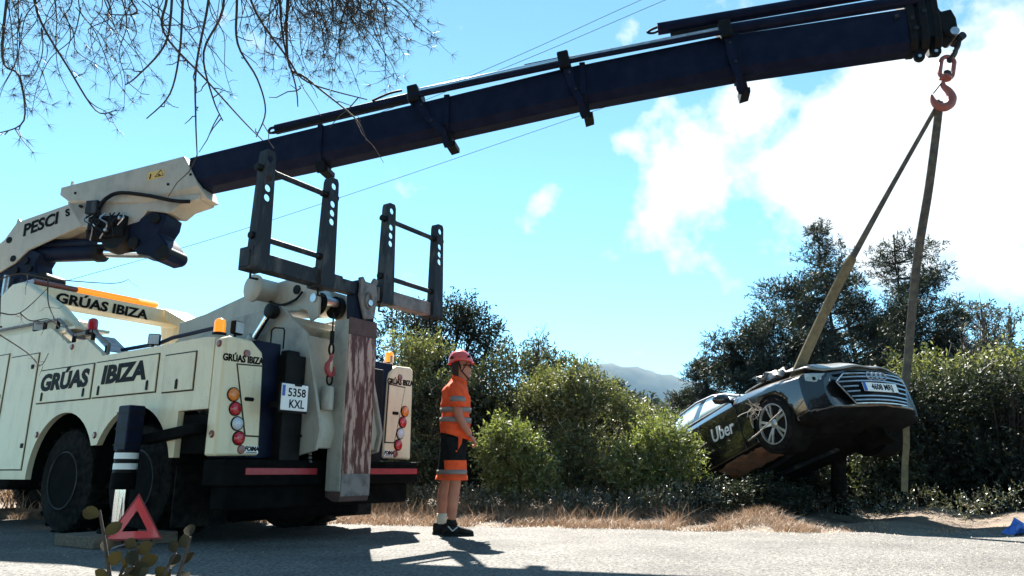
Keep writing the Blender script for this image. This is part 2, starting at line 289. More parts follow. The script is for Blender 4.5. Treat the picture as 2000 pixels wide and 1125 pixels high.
for sx in (-1, 1):
    a, b = (sx * 1.25, sx * 1.19)
    side = MB().prism(side_o, 'x', a, b).build('side_body', 'white', truck, 30, .006)
    X = sx * 1.252
    def panel(y0, y1, z0, z1, name='locker_door'):
        g = MB().box((X, (y0 + y1) / 2, (z0 + z1) / 2), (.006, y1 - y0, z1 - z0)).build('panel_gap', 'groove', truck, 0)
        d = MB().box((X + sx * .004, (y0 + y1) / 2, (z0 + z1) / 2), (.014, y1 - y0 - .024, z1 - z0 - .024)).build(name, 'white', truck, 0, .004); return d
    doors = [panel(2.10, 3.21, 1.318, 1.69), panel(.96, 2.07, 1.32, 1.692), panel(.384, .865, 1.305, 1.664), panel(3.30, 3.96, .62, 1.90), panel(4.02, 5.0, .62, 1.95), panel(5.06, 6.0, .62, 1.95)]
    def handle(d, y, z0, z1, w=.032):
        MB().prism([(y - w / 2, z0), (y + w / 2, z0), (y + w / 2, z1 - w / 2), (y, z1), (y - w / 2, z1 - w / 2)], 'x', X + sx * .010, X + sx * .018).build('handle', 'letter', d, 0)
    handle(doors[0], 3.09, 1.347, 1.442); handle(doors[0], 2.235, 1.35, 1.442); handle(doors[1], 1.95, 1.349, 1.444); handle(doors[1], 1.10, 1.351, 1.446); handle(doors[2], .633, 1.333, 1.427)
    for y, z in ((3.40, 1.746), (3.36, .882), (4.1, 1.45)): MB().box((X + sx * .012, y, z), (.012, .062, .05)).build('latch', 'letter', truck, 0, .008)
    for y, z in ((3.09, .992), (1.925, .958), (.06, .92), (.08, 1.70), (2.62, 1.90)): MB().lathe([(.0, .016), (.022, .016), (.03, .010), (.034, 0)], (sx * 1.25, y, z), (sx, 0, 0), 12).build('marker_lamp', 'redbrown', truck)
    n = Vector((sx, 0, 0)); t = Vector((0, sx, 0))
    if sx < 0:
        text('side_lettering', 'GRÚAS', .225, frame((X - .013, 2.655, 1.566), (0, -1, 0), (0, 0, 1)), 'letter', truck, .011, .10, fit=(.98, .235))
        text('side_lettering', 'IBIZA', .225, frame((X - .013, 1.525, 1.547), (0, -1, 0), (0, 0, 1)), 'letter', truck, .011, .10, fit=(.78, .19))
    else:
        text('side_lettering', 'GRÚAS IBIZA', .225, frame((X + .013, 2.1, 1.548), (0, 1, 0), (0, 0, 1)), 'letter', truck, .013, .10)
    # wheel arches (dark liners) and wheels
    for cy in (2.55, 1.285):
        MB().loft([[(x, p[0], p[1]) for p in arc(cy, .55, .70, -5, 185, 20)] for x in (sx * 1.19, sx * .55)], False, False).build('wheel_arch_liner', 'chassis', truck)
    for cy in (2.60, 1.27, 7.9):
        for dual in ((0, .34) if cy < 5 else (0,)):
            xo = sx * (1.16 - dual); wd = .29
            prof = [(.30, -.01), (.33, .015), (.46, .02), (.505, .035), (.52, .06), (.52, wd - .06), (.505, wd - .035), (.46, wd - .02), (.30, wd)]
            tm = MB().lathe([(r, -h) for r, h in prof], (xo, cy, .523), (sx, 0, 0), 36, False)
            tyre = tm.build('wheel', 'rubber', truck, 40)
            if not dual:
                MB().lathe([(.30, .0), (.285, -.012), (.27, -.03), (.25, -.10), (.17, -.13), (.15, -.05), (.12, -.02), (.05, -.015), (.0, -.015)], (xo, cy, .523), (sx, 0, 0), 30).build('rim', 'chassis', tyre); MB().tube([(xo + sx * .004, cy + .285 * math.cos(a), .523 + .285 * math.sin(a)) for a in (k * math.pi / 18 for k in range(36))], .008, 6, loop=True).build('rim_lip', 'galv', tyre)
                for k in range(10): MB().cyl((xo - sx * .11, cy + .205 * math.cos(k * .628), .523 + .205 * math.sin(k * .628)), (xo - sx * .075, cy + .205 * math.cos(k * .628), .523 + .205 * math.sin(k * .628)), .014, seg=6).build('wheel_nut', 'alu', tyre)
                for k in range(40):
                    a = k * math.pi / 20; c, s_ = math.cos(a), math.sin(a)
                    if k == 0: tb = MB()
                    tb.box((xo - sx * wd / 2, cy + .523 * c, .523 + .523 * s_), (wd * .86, .03, .012), M=Matrix.Rotation(a - math.pi / 2, 4, 'X') @ Matrix.Rotation(.3 if k % 2 else -.3, 4, 'Z'))
                tb.build('tread', 'rubber', tyre, 0)
    # rear pods
    o = [(sx * 1.25, .737), (sx * .80, .748), (sx * .832, 1.60), (sx * .852, 1.668), (sx * .968, 1.758), (sx * 1.20, 1.768), (sx * 1.25, 1.74)]
    pod = MB().prism(o, 'y', 0, .15).build('rear_pod', 'white', truck, 40, .022)
    tr = lambda d: [(sx * -x, z) for x, z in d]
    MB().prism(tr([(-1.118, 1.534), (-.838, 1.547), (-.812, .907), (-.970, .908)]), 'y', .002, -.004).build('door_gap', 'groove', pod, 0)
    dr = MB().prism(tr([(-1.105, 1.522), (-.850, 1.534), (-.824, .920), (-.960, .920)]), 'y', -.001, -.009).build('rear_locker_door', 'white', pod, 0, .003)
    MB().prism([(sx * x, z) for x, z in ((1.0, 1.215), (.92, 1.215), (.91, 1.232), (.92, 1.249), (1.0, 1.249), (1.01, 1.232))], 'y', -.008, -.016).build('handle', 'letter', dr, 0)
    for (x, z), mm in zip(((1.121, 1.261), (1.09, 1.14), (1.057, 1.015), (1.029, .892)), ('amberlens', 'redlens', 'clear', 'redlens')):
        l = MB().lathe([(.056, 0), (.056, .012), (.05, .022), (.03, .028), (0, .03)], (sx * x, 0, z), (0, -1, 0), 24).build('tail_lamp', mm, pod, 50)
        MB().lathe([(.063, 0), (.063, .010), (.056, .012)], (sx * x, 0, z), (0, -1, 0), 24).build('bezel', 'letter', l)
    MB().lathe([(.04, 0), (.035, .012), (0, .014)], (sx * .99, 0, .797), (0, -1, 0), 16).build('reflector', 'redbrown', pod)
    MB().lathe([(.035, 0), (.03, .015), (0, .017)], (sx * 1.02, 0, 1.635), (0, -1, 0), 12).build('marker_lamp', 'redbrown', pod)
    text('rear_lettering', 'GRÚAS IBIZA', .077, frame((sx * 1.035 if sx > 0 else -1.045, -.002, 1.588), (1, 0, .02), (0, 0, 1)), 'letter', pod, .003, 0, fit=(.43, .082))
    st = MB().box((sx * .885, -.002, .797), (.145, .006, .062)).build('maker_sticker', 'plate', pod, 0)
    text('maker_lettering', 'FOIMA', .052, frame((sx * .885, -.006, .803), (1, 0, 0), (0, 0, 1)), 'letter', st, .003, .2, .95, .0005)
    MB().box((sx * .885, -.0055, .774), (.11, .001, .006)).build('maker_line', 'letter', st, 0)
    # flat top of the side locker
    MB().box((sx * 1.0, .62, 1.74), (.38, .92, .02)).build('locker_top', 'white', truck, 0)
    MB().box((sx * 1.0, 4.4, 2.14), (.38, 3.3, .03)).build('locker_top', 'white', truck, 0)
    MB().box((sx * .99, 2.3, 1.73), (.40, 1.3, .02)).build('tread_plate', 'alu', truck, 0)
# deck, chassis, bumper
MB().box((0, 3.2, 1.18), (1.6, 5.6, .05)).build('deck', 'alu', truck, 0)
for x in (-.42, .42): MB().box((x, 4.5, .78), (.10, 8.6, .30)).build('chassis_rail', 'chassis', truck, 0, .01)
for y in (1.27, 2.6): MB().cyl((-.95, y, .52), (.95, y, .52), .11, seg=14).build('axle', 'chassis', truck)
MB().box((0, 4.6, .62), (2.3, 1.6, .42)).build('fuel_tank', 'chassis', truck, 0, .05)
MB().box((0, .02, .60), (2.46, .30, .22)).build('rear_bumper', 'chassis', truck, 0, .02)
for a, b in ((-1.03, -.235), (.474, 1.205)): MB().box(((a + b) / 2, -.135, .612), (b - a, .012, .058)).build('reflective_strip', 'redtape', truck, 0, .003)
MB().box((0, .05, .39), (2.3, .20, .20)).build('underrun_bar', 'chassis', truck, 0, .02)
for x in (-.95, .95): MB().box((x, .55, .40), (.55, .02, .52)).build('mud_flap', 'rubber', truck, 0)
MB().box((0, .30, .40), (1.1, .5, .42)).build('underlift_housing', 'chassis', truck, 0, .04)
MB().cyl((-.55, .6, .28), (.55, .6, .28), .13).build('stabiliser_drum', 'chassis', truck)
# dark recess with number plate between left pod and mast
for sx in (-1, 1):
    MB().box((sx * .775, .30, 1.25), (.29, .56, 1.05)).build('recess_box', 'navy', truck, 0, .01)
    MB().box((sx * .54, .20, 1.16), (.23, .60, 1.02)).build('painted_shade_panel', 'black', truck, 0, .01)  # black box paints in the shade over the lower mast side
pl = MB().box((-.685, -.28, 1.255), (.30, .012, .235)).build('number_plate', 'plate', truck, 0, .006)
MB().box((-.815, -.288, 1.31), (.03, .004, .095)).build('plate_band', 'blue', pl, 0)
text('plate_text', '5358', .132, frame((-.665, -.288, 1.298), (1, 0, 0), (0, 0, 1)), 'letter', pl, .002, 0, 1, .001, fit=(.20, .075))
text('plate_text', 'KXL', .132, frame((-.66, -.288, 1.197), (1, 0, 0), (0, 0, 1)), 'letter', pl, .002, 0, 1.0, .001, fit=(.17, .075))
MB().box((-.72, -.13, 1.20), (.05, .28, .05)).build('plate_bracket', 'black', truck, 0); MB().box((-.685, -.265, 1.25), (.32, .02, .262)).build('plate_holder', 'black', truck, 0, .006)
MB().box((-.66, -.29, 1.365), (.07, .03, .018)).build('plate_lamp', 'black', pl, 0, .004)
MB().box((-.54, -.01, 1.62), (.16, .10, .20)).build('socket_box', 'black', truck, 0, .02)
MB().tube(smoothpath([(-.50, -.02, 1.05), (-.42, -.10, .93), (-.34, -.08, 1.0), (-.30, -.04, 1.08)]), .014, 6).build('hose', 'black', truck)
for k in range(6): MB().lathe([(.012, 0), (.02, .012), (.012, .024)], (-.33 + .004 * k, -.12, .86 - .034 * k), (0, 0, 1), 8).build('safety_chain_link', 'alu', truck)
# mast (tilting carriage) and recovery boom
for sx in (-1, 1):
    MB().prism([(.267, 2.174), (-.077, 1.903), (-.253, 1.32), (-.345, .98), (-.30, .80), (.1, .72), (1.3, .75), (1.9, 1.25), (1.9, 2.0), (1.281, 2.136), (1.116, 2.181), (.316, 2.225)], 'x', sx * .42, sx * .385).build('mast_plate', 'grey', truck, 30, .008)
MB().prism([(-.03, 1.90), (-.21, 1.32), (-.30, .98), (-.26, .82), (-.1, .82), (.05, 1.3), (.15, 1.9)], 'x', -.385, .385).build('mast_face', 'crane', truck, 30, .008)
MB().prism([(.20, 2.05), (.23, 2.12), (1.15, 2.14), (1.8, 1.98), (1.8, 1.9), (.3, 1.9)], 'x', -.385, .385).build('mast_top', 'crane', truck, 30, .008)
MB().prism([(.03, 1.87), (.08, 2.02), (.25, 2.02), (.25, 1.87)], 'x', .05, .36).build('mast_step', 'white', truck, 0, .01)
MB().prism([(2.4, 2.02), (2.4, 2.32), (1.9, 2.37), (.85, 2.56), (.55, 2.58), (.30, 2.50), (.12, 2.34), (.30, 2.20), (.80, 2.25), (1.7, 2.1)], 'x', -.20, .20).build('recovery_boom', 'crane', truck, 30, .02)
bh = MB().cyl((-.40, .78, 2.47), (.40, .78, 2.47), .12, seg=28).build('boom_head_drum', 'crane', truck, 40, .008)
for x in (-.41, .41): MB().lathe([(.145, 0), (.145, .03), (.11, .05), (.05, .055), (0, .055)], (x, .78, 2.47), (math.copysign(1, x), 0, 0), 28).build('drum_flange', 'crane', bh)
for x in (-.19, .19):
    MB().prism([(.60, 2.55), (.35, 2.52), (.06, 2.42), (.02, 2.30), (.02, 2.12), (.13, 2.08), (.20, 2.20), (.42, 2.28), (.62, 2.38)], 'x', x - .015, x + .015).build('sheave_cheek', 'crane', truck, 30, .006)
MB().cyl((-.22, .10, 2.32), (.22, .10, 2.32), .045).build('sheave_pin', 'alu', truck)
for x in (-.13, .13): MB().lathe([(.09, -.03), (.12, -.028), (.10, 0), (.12, .028), (.09, .03)], (x, .13, 2.28), (1, 0, 0), 24).build('sheave', 'black', truck)
MB().lathe([(.05, 0), (.05, .02), (.0, .02)], (-.20, .36, 2.44), (-1, 0, 0), 16).build('pin_end', 'black', truck)
MB().tube(smoothpath([(-.22, .9, 2.44), (-.24, .6, 2.30), (-.24, .35, 2.32), (-.23, .25, 2.40)]), .014, 6).build('hose', 'black', truck)
MB().tube(smoothpath([(-.1, .86, 2.48), (-.1, 1.4, 2.40), (-.1, 2.2, 2.22), (-.1, 3.2, 1.9)]), .012, 6).build('winch_rope', 'black', truck)
# boom lift cylinders beside the mast
for sx in (-1, 1):
    pc = MB().lathe([(.0, 0), (.06, 0), (.075, .02), (.075, .09), (.06, .10), (0, .10)], (sx * .43, .385, 2.165), (sx, 0, 0), 20).build('cylinder_eye', 'black', truck)
    MB().cyl((sx * .48, .40, 2.15), (sx * .48, .62, 1.90), .042).build('cylinder_rod', 'chrome', truck)
    MB().cyl((sx * .47, .62, 1.92), (sx * .47, 1.1, 1.4), .075).build('cylinder_barrel', 'crane', truck)
MB().tube([(-.50, .34, 1.76), (-.50, .34, 1.965), (-.50, .30, 1.985), (-.50, .17, 1.965), (-.50, .15, 1.94), (-.50, .15, 1.76)], .008, 6).build('grab_rail', 'black', truck)
# underlift column, rusty
MB().box((-.005, -.31, 1.24), (.385, .20, 1.62)).build('underlift_column', 'grey', truck, 0, .012)
MB().box((-.005, -.413, 1.245), (.375, .012, 1.31)).build('rusty_face', 'rust', truck, 0, .003)
MB().box((-.005, -.413, 1.985), (.378, .013, .165)).build('column_cap', 'rustcap', truck, 0, .003)
MB().box((-.005, -.413, .488), (.372, .012, .20)).build('column_foot', 'galv2', truck, 0, .003)
MB().prism([(-.42, .43), (-.21, .43), (-.21, .38), (-.32, .34), (-.40, .34)], 'x', -.19, .18).build('column_toe', 'rustcap', truck, 0, .008)
# crossbar with fork uprights
MB().prism([(-.10, 2.03), (.16, 2.03), (.14, 2.35), (.10, 2.47), (-.08, 2.47), (-.12, 2.33)], 'y', -.40, -.27).build('pivot_block', 'navy', truck, 0, .01)
MB().prism([(-.015, 2.07), (.12, 2.10), (.155, 2.34), (.13, 2.43), (.16, 2.50), (.10, 2.52), (.06, 2.45), (-.02, 2.45), (-.06, 2.50), (-.11, 2.48), (-.09, 2.40), (-.10, 2.30)], 'y', -.405, -.44).build('pivot_bracket', 'galv2', truck, 0, .01)
MB().tube([(.02 + .042 * math.cos(a), -.45, 2.265 + .075 * math.sin(a)) for a in (i * math.pi / 9 for i in range(18))], .014, 8, loop=True).build('pivot_ring', 'galv2', truck)
MB().cyl((.02, -.44, 2.24), (.02, -.475, 2.24), .03).build('pivot_pin', 'alu', truck)
MB().box((-.06, -.335, 2.375), (2.58, .115, .125)).build('crossbar', 'galv', truck, 0, .01)
for a, b in ((-1.385, -.30), (.19, 1.235)): MB().box(((a + b) / 2, -.335, 2.378), (b - a, .14, .148)).build('crossbar_sleeve', 'galv' if a < 0 else 'galv2', truck, 0, .01)
for x0, x1 in ((-1.29, -.53), (.30, 1.12)):
    ups = []
    for xc in (x0, x1):
        bm = bmesh.new(); hw = .085
        zs = [2.31, 2.50, 3.33, 3.372, 3.385]; prof = [(-hw, 2.31), (hw, 2.31), (hw - .012, 2.9), (hw - .022, 3.36), (hw - .04, 3.385), (-hw + .055, 3.375), (-hw + .04, 3.35), (-hw + .025, 2.9)]
        holes = [(.004, 3.30, .036), (.004, 3.117, .036), (.004, 3.026, .036), (.004, 2.937, .036)]
        # front plate with round holes: quad strips round each hole
        mb = MB()
        def hwz(z): return np.interp(z, [2.31, 2.9, 3.36, 3.385], [.085, .073, .062, .045]), np.interp(z, [2.31, 2.9, 3.36, 3.385], [.085, .062, .042, .03])
        cuts = [2.31, 2.89, 2.983, 3.072, 3.163, 3.255, 3.345, 3.385]
        hz = {1: 2.937, 2: 3.026, 3: 3.117, 5: 3.30}
        for y0 in (-.445, -.425):
            for i in range(len(cuts) - 1):
                za, zb = cuts[i], cuts[i + 1]; ra, la = hwz(za); rb, lb = hwz(zb)
                Q = [(-la, za), (ra, za), (rb, zb), (-lb, zb)]
                if i not in hz: mb.add([(xc + p[0], y0, p[1]) for p in Q], [(0, 1, 2, 3)]); continue
                n = 16; C_ = (.006, hz[i]); inn = []; outr = []
                for k in range(n):
                    a = -math.pi * .75 + 2 * math.pi * k / n; inn.append((C_[0] + .035 * math.cos(a), C_[1] + .035 * math.sin(a)))
                    q = k / 4; j = int(q); f_ = q - j; A, B = Q[j], Q[(j + 1) % 4]; outr.append((A[0] + (B[0] - A[0]) * f_, A[1] + (B[1] - A[1]) * f_))
                mb.add([(xc + p[0], y0, p[1]) for p in inn + outr], [(k, (k + 1) % n, n + (k + 1) % n, n + k) for k in range(n)])
                if y0 < -.43: mb.add([(xc + p[0], yy, p[1]) for yy in (-.445, -.425) for p in inn], [(k, (k + 1) % n, n + (k + 1) % n, n + k) for k in range(n)])
        for s_ in (0, 1):
            pr = [(xc + (hwz(z)[0] if s_ else -hwz(z)[1]), z) for z in cuts]
            mb.add([(p[0], yy, p[1]) for yy in (-.445, -.345 if not s_ else -.425) for p in pr], [(k, k + 1, len(pr) + k + 1, len(pr) + k) for k in range(len(pr) - 1)])
        mb.add([(xc - .03, -.445, 3.385), (xc + .045, -.445, 3.385), (xc + .045, -.425, 3.385), (xc - .03, -.425, 3.385)], [(0, 1, 2, 3)])
        up = mb.build('fork_upright', 'galv', truck, 20); ups.append(up)
        for z in (3.205, 2.575): MB().cyl((xc - .105, -.40, z), (xc + .09, -.40, z), .033, seg=12).build('pin', 'black', up)
        MB().box((xc, -.345, 2.385), (.17, .19, .20)).build('upright_shoe', 'galv', up, 0, .008)
        MB().tube([(xc - .02, -.34, 2.30), (xc - .02, -.34, 2.22), (xc + .06, -.34, 2.225)], .012, 6).build('locking_pin', 'black', up)
    for z in (3.205, 2.575): MB().cyl((x0, -.40, z), (x1, -.40, z), .026, seg=12).build('cross_rod', 'galv', truck)
# gantry with light bar
gy = 4.5
for sx in (-1, 1):
    MB().prism([(4.9, 2.78), (4.62, 2.90), (4.32, 2.895), (3.39, 2.483), (2.82, 2.128), (3.3, 2.10), (4.7, 2.14)], 'x', sx * 1.12, sx * 1.05).build('gantry_fin', 'white', truck, 30, .02)
    MB().prism([(4.32, 2.893), (3.39, 2.48), (2.82, 2.126), (2.95, 2.126), (3.5, 2.40), (4.25, 2.72)], 'x', sx * 1.05, sx * (1.0 if sx < 0 else .74)).build('gantry_fin_flare', 'white', truck, 30, .01)
MB().prism([(gy - .14, 2.70), (gy - .17, 2.885), (gy - .10, 2.90), (gy + .25, 2.90), (gy + .25, 2.72), (gy, 2.66)], 'x', -1.06, 1.06).build('gantry_beam', 'white', truck, 30, .012)
text('gantry_lettering', 'GRÚAS IBIZA', .185, frame((-.09, gy - .162, 2.785), (1, 0, -.012), (0, -.1, 1)), 'letter', truck, .007, 0, fit=(1.24, .17))
lb = MB().prism([(gy - .12, 2.903), (gy - .14, 2.94), (gy - .10, 2.985), (gy + .10, 2.985), (gy + .14, 2.94), (gy + .12, 2.903)], 'x', -.44, .68).build('light_bar', 'amber', truck, 30, .008)
MB().prism([(gy - .12, 2.903), (gy - .14, 2.94), (gy - .10, 2.975), (gy + .10, 2.975), (gy + .14, 2.94), (gy + .12, 2.903)], 'x', -.98, -.441).build('light_bar_end', 'redbrown', truck, 30, .012)
# rails, beacons and work lamps on the locker tops
def beacon(x, y, z, lens):
    b = MB().lathe([(.062, 0), (.062, .055), (.045, .06), (.045, .07), (0, .07)], (x, y, z), (0, 0, 1), 20).build('beacon', 'black', truck)
    MB().lathe([(.052, .0), (.052, .085), (.044, .115), (.02, .13), (0, .131)], (x, y, z + .06), (0, 0, 1), 24).build('beacon_lens', lens, b, 60)
beacon(-1.15, 2.46, 2.02, 'redlens'); beacon(-1.13, .27, 1.775, 'amber'); beacon(1.13, .27, 1.775, 'amber'); beacon(1.15, 2.46, 2.02, 'redlens')
MB().cyl((-1.13, .27, 1.75), (-1.13, .27, 1.80), .085).build('beacon_base', 'grey', truck)
def lamp(x, y, z, rz, s_=.12):
    l = MB().box((x, y, z), (s_, .06, s_ * 1.05), rz).build('work_lamp', 'black', truck, 0, .014)
    MB().box((x + .032 * math.sin(rz), y - .032 * math.cos(rz), z), (s_ * .82, .006, s_ * .85), rz).build('lamp_glass', 'clear', l, 0)
    MB().tube([(x, y + .02, z - s_ * .8), (x, y + .02, z - s_ * .45)], .014, 6).build('lamp_stem', 'black', l)
lamp(-1.0, .20, 1.89, .25); lamp(-1.15, 3.66, 2.25, -.6); lamp(-1.15, 1.26, 1.86, -.7, .11)
MB().tube([(1.1, .2, 1.78), (1.1, .2, 1.86), (1.06, .17, 1.885), (1.0, .12, 1.88), (.98, .10, 1.80)], .014, 6).build('grab_loop', 'grey', truck)
MB().tube([(-1.13, .33, 1.885), (-1.12, 1.0, 1.86), (-1.10, 1.25, 1.83), (-1.05, 2.0, 1.84)], .02, 8).build('hand_rail', 'navy', truck)
MB().tube([(-1.18, 2.02, 1.78), (-1.18, 2.02, 1.88), (-1.18, 2.36, 2.06), (-1.18, 2.75, 2.05), (-1.18, 3.15, 2.27), (-1.18, 3.6, 2.28), (-1.18, 5.2, 2.3)], .018, 8).build('side_rail', 'galv2', truck)
for y, z in ((2.36, 1.96), (2.75, 1.95), (3.15, 2.16), (3.45, 2.16), (2.05, 1.76)): MB().cyl((-1.18, y, z), (-1.18, y, z + .11), .022, seg=8).build('rail_post', 'black', truck)
for y0, z0, y1, z1 in ((2.05, 1.79, 2.33, 1.95), (2.78, 1.985, 3.12, 2.15)):
    MB().box((-1.06, (y0 + y1) / 2, (z0 + z1) / 2 + .04), (.22, .40, .012), M=Matrix.Rotation(math.atan2(z1 - z0, y1 - y0), 4, 'X')).build('tread_step', 'alu', truck, 0)
for k in range(7): MB().lathe([(.05, 0), (.06, .01), (.06, .09), (.03, .11), (.02, .15), (0, .15)], (-.55 + .02 * (k % 3), .95 + .14 * k, 1.80 + .01 * (k % 2)), (0, 0, 1), 10).build('tie_down_fitting', 'black' if k % 3 else 'alu', truck)
MB().box((-.62, 1.4, 1.72), (.34, 1.3, .16)).build('winch_tray', 'black', truck, 0, .02)
# outrigger leg on its side
og = MB().box((-1.45, .97, .985), (.15, .19, .40)).build('outrigger', 'navy', truck, 0, .015)
for z in (.84, .98, 1.12): MB().box((-1.45, .97, z), (.158, .198, .012)).build('outrigger_band', 'black', og, 0)
MB().cyl((-1.45, .965, .80), (-1.45, .965, .60), .095).build('outrigger_sleeve', 'black', og)
for z in (.745, .655): MB().cyl((-1.45, .965, z - .026), (-1.45, .965, z + .026), .099).build('reflective_band', 'plate', og)
MB().cyl((-1.45, .965, .60), (-1.45, .965, .46), .10).build('outrigger_collar', 'chassis', og)
MB().cyl((-1.45, .96, .46), (-1.45, .96, .14), .06, seg=20).build('outrigger_rod', 'chrome', og)
MB().lathe([(.16, 0), (.16, .03), (.07, .05), (.06, .08), (0, .08)], (-1.45, .96, .10), (0, 0, 1), 20).build('outrigger_foot', 'chassis', og)
MB().box((-1.30, .56, .93), (.10, .80, .09), M=Matrix.Rotation(-.10, 4, 'X')).build('outrigger_arm', 'chassis', og, 0, .01)
MB().box((-.78, .36, .93), (.86, .38, .34)).build('outrigger_beam', 'chassis', truck, 0, .01)
# cab and front
MB().prism([(6.95, .75), (6.95, 3.05), (8.6, 3.1), (8.95, 2.3), (9.1, 1.6), (9.1, .55), (8.5, .55), (8.4, .95), (8.1, 1.15), (7.7, 1.15), (7.4, .95), (7.3, .6)], 'x', -1.2, 1.2).build('cab', 'white', truck, 30, .06)
for sx in (-1, 1): MB().prism([(7.4, 1.85), (7.4, 2.65), (8.35, 2.65), (8.6, 1.95), (8.5, 1.8)], 'x', sx * 1.2, sx * 1.206).build('cab_window', 'carglass', truck, 0)
MB().prism([(8.88, 2.5), (9.04, 1.85), (9.05, 1.85), (8.89, 2.5)], 'x', -1.05, 1.05).build('windscreen', 'carglass', truck, 0)
MB().box((0, 6.55, .95), (2.3, .7, .7)).build('crane_base', 'chassis', truck, 0, .03)
# ---------------------------------------------------------------- loader crane (works in its own plane, part of the truck)
CW = Matrix.Translation((-7.3502, 10.8936, 0)) @ Matrix.Rotation(R(-10.947), 4, 'Z'); CX = TM.inverted() @ CW
def cb(mb, name, m, parent=truck, smooth=35, bevel=0): return mb.build(name, m, parent, smooth, bevel, CX)
cb(MB().lathe([(.34, 1.3), (.34, 2.2), (.27, 2.5), (.24, 3.3), (.26, 3.45), (0, 3.45)], (0, 0, 0), (0, 0, 1), 24), 'crane_column', 'navy', truck, 40)
cb(MB().prism([(-.75, 2.9), (.2, 2.9), (.34, 3.40), (.30, 3.52), (.12, 3.56), (.08, 3.70), (.16, 3.86), (-.06, 3.95), (-.75, 3.75)], 'y', -.17, .17), 'crane_head', 'navy', truck, 30, .02)
for x, z, r in ((-.1, 3.75, .06), (.0, 3.62, .05), (.24, 3.46, .09), (-.25, 3.6, .06)): cb(MB().cyl((x, -.20, z), (x, .2, z), r), 'crane_pin', 'black', truck)
cb(MB().cyl((-.28, -.26, 3.18), (-.28, -.26, 3.50), .05), 'column_pipe', 'alu')
cb(MB().box((-.58, -.34, 2.85), (.13, .10, .9)), 'column_post', 'navy', truck, 0, .01)
arm_o = [(-.72, 3.55), (-.86, 3.72), (-.80, 3.9), (-.524, 4.115), (-.351, 4.383), (.553, 4.627), (.95, 4.73), (.95, 4.29), (.758, 4.222), (.321, 4.063), (-.065, 3.912), (-.251, 3.724), (-.503, 3.589)]
arm = cb(MB().prism(arm_o, 'y', -.2, -.165), 'crane_arm_plate', 'crane', truck, 30, .008)
cb(MB().prism(arm_o, 'y', .165, .2), 'crane_arm_plate', 'crane', truck, 30, .008)
cb(MB().prism([(-.7, 3.7), (-.45, 4.1), (-.3, 4.34), (.95, 4.68), (.95, 4.4), (.2, 4.15), (-.2, 3.9)], 'y', -.165, .165), 'crane_arm_core', 'crane', truck, 30)
cb(MB().prism([(-.37, 4.37), (-.36, 4.44), (-.33, 4.44), (-.29, 4.40)], 'y', -.19, -.17), 'lug', 'crane', arm, 0)
for x, z in ((-.436, 4.097), (-.305, 3.789)): cb(MB().cyl((x, -.206, z), (x, -.16, z), .052, seg=20), 'pin_cap', 'black', arm)
t0 = frame((.095, -.2035, 4.325), (1, 0, .30), (0, 0, 1)); text('crane_lettering', 'PESCI', .285, CX @ t0, M['letter'], arm, .010, .25, fit=(.66, .20))
text('crane_lettering', 'S', .16, CX @ frame((.545, -.2035, 4.475), (1, 0, .30), (0, 0, 1)), M['letter'], arm, .008)
# outer boom root (ivory) : hexagonal box with knuckle cheeks
def hexbox(st): return MB().loft([[(x, -w_, zt), (x, w_, zt), (x + sk, w_, zm), (x + sk * 1.4, w_ * .62, zb), (x + sk * 1.4, -w_ * .62, zb), (x + sk, -w_, zm)] for x, w_, zt, zm, zb, sk in st])
root = cb(hexbox([(.385, .235, 4.893, 4.77, 4.76, .0), (.50, .235, 4.912, 4.66, 4.60, .05), (1.5, .235, 5.08, 4.57, 4.50, .10), (2.47, .235, 5.243, 4.745, 4.56, .30)]), 'crane_boom_root', 'crane', truck, 25, .01)
cb(MB().prism([(.50, 4.66), (1.75, 4.63), (2.80, 4.62), (2.766, 4.541), (2.468, 4.464), (2.327, 4.352), (1.928, 4.416), (1.822, 4.239), (1.643, 4.202), (1.031, 4.205), (.838, 4.23), (.607, 4.471)], 'y', -.20, .20), 'knuckle_cheek', 'crane', root, 30, .012)
cb(MB().box((.50, -.15, 4.965), (.035, .03, .10)), 'lug', 'crane', root, 0)
cb(MB().box((2.03, -.2375, 4.975), (.28, .004, .125), M=Matrix.Rotation(-.16, 4, 'Y')), 'warning_sticker', 'sticker', root, 0)
cb(MB().tube([(2.02, -.241, 4.935), (2.16, -.241, 4.955), (2.11, -.241, 5.045)], .007, 5, loop=True), 'warning_triangle_mark', 'letter', root)
cb(MB().box((2.09, -.241, 4.965), (.04, .003, .02)), 'warning_mark', 'letter', root, 0)
cb(MB().tube([(1.935, -.241, 4.91), (1.945, -.241, 4.99)], .010, 5), 'warning_mark', 'letter', root)
for x, z in ((2.26, 4.80), (2.62, 4.93), (.66, 4.78), (.78, 4.56)): cb(MB().cyl((x, -.243, z), (x, -.2, z), .022, seg=10), 'bolt', 'black', root)
cb(MB().box((1.05, -.27, 4.50), (.20, .10, .21)), 'junction_box', 'galv', root, 0, .01)
cb(MB().tube(smoothpath([(1.15, -.28, 4.48), (1.28, -.30, 4.62), (1.5, -.29, 4.70), (1.95, -.28, 4.63), (2.4, -.26, 4.52), (2.66, -.25, 4.49)]), .030, 8), 'thick_hose', 'black', root)
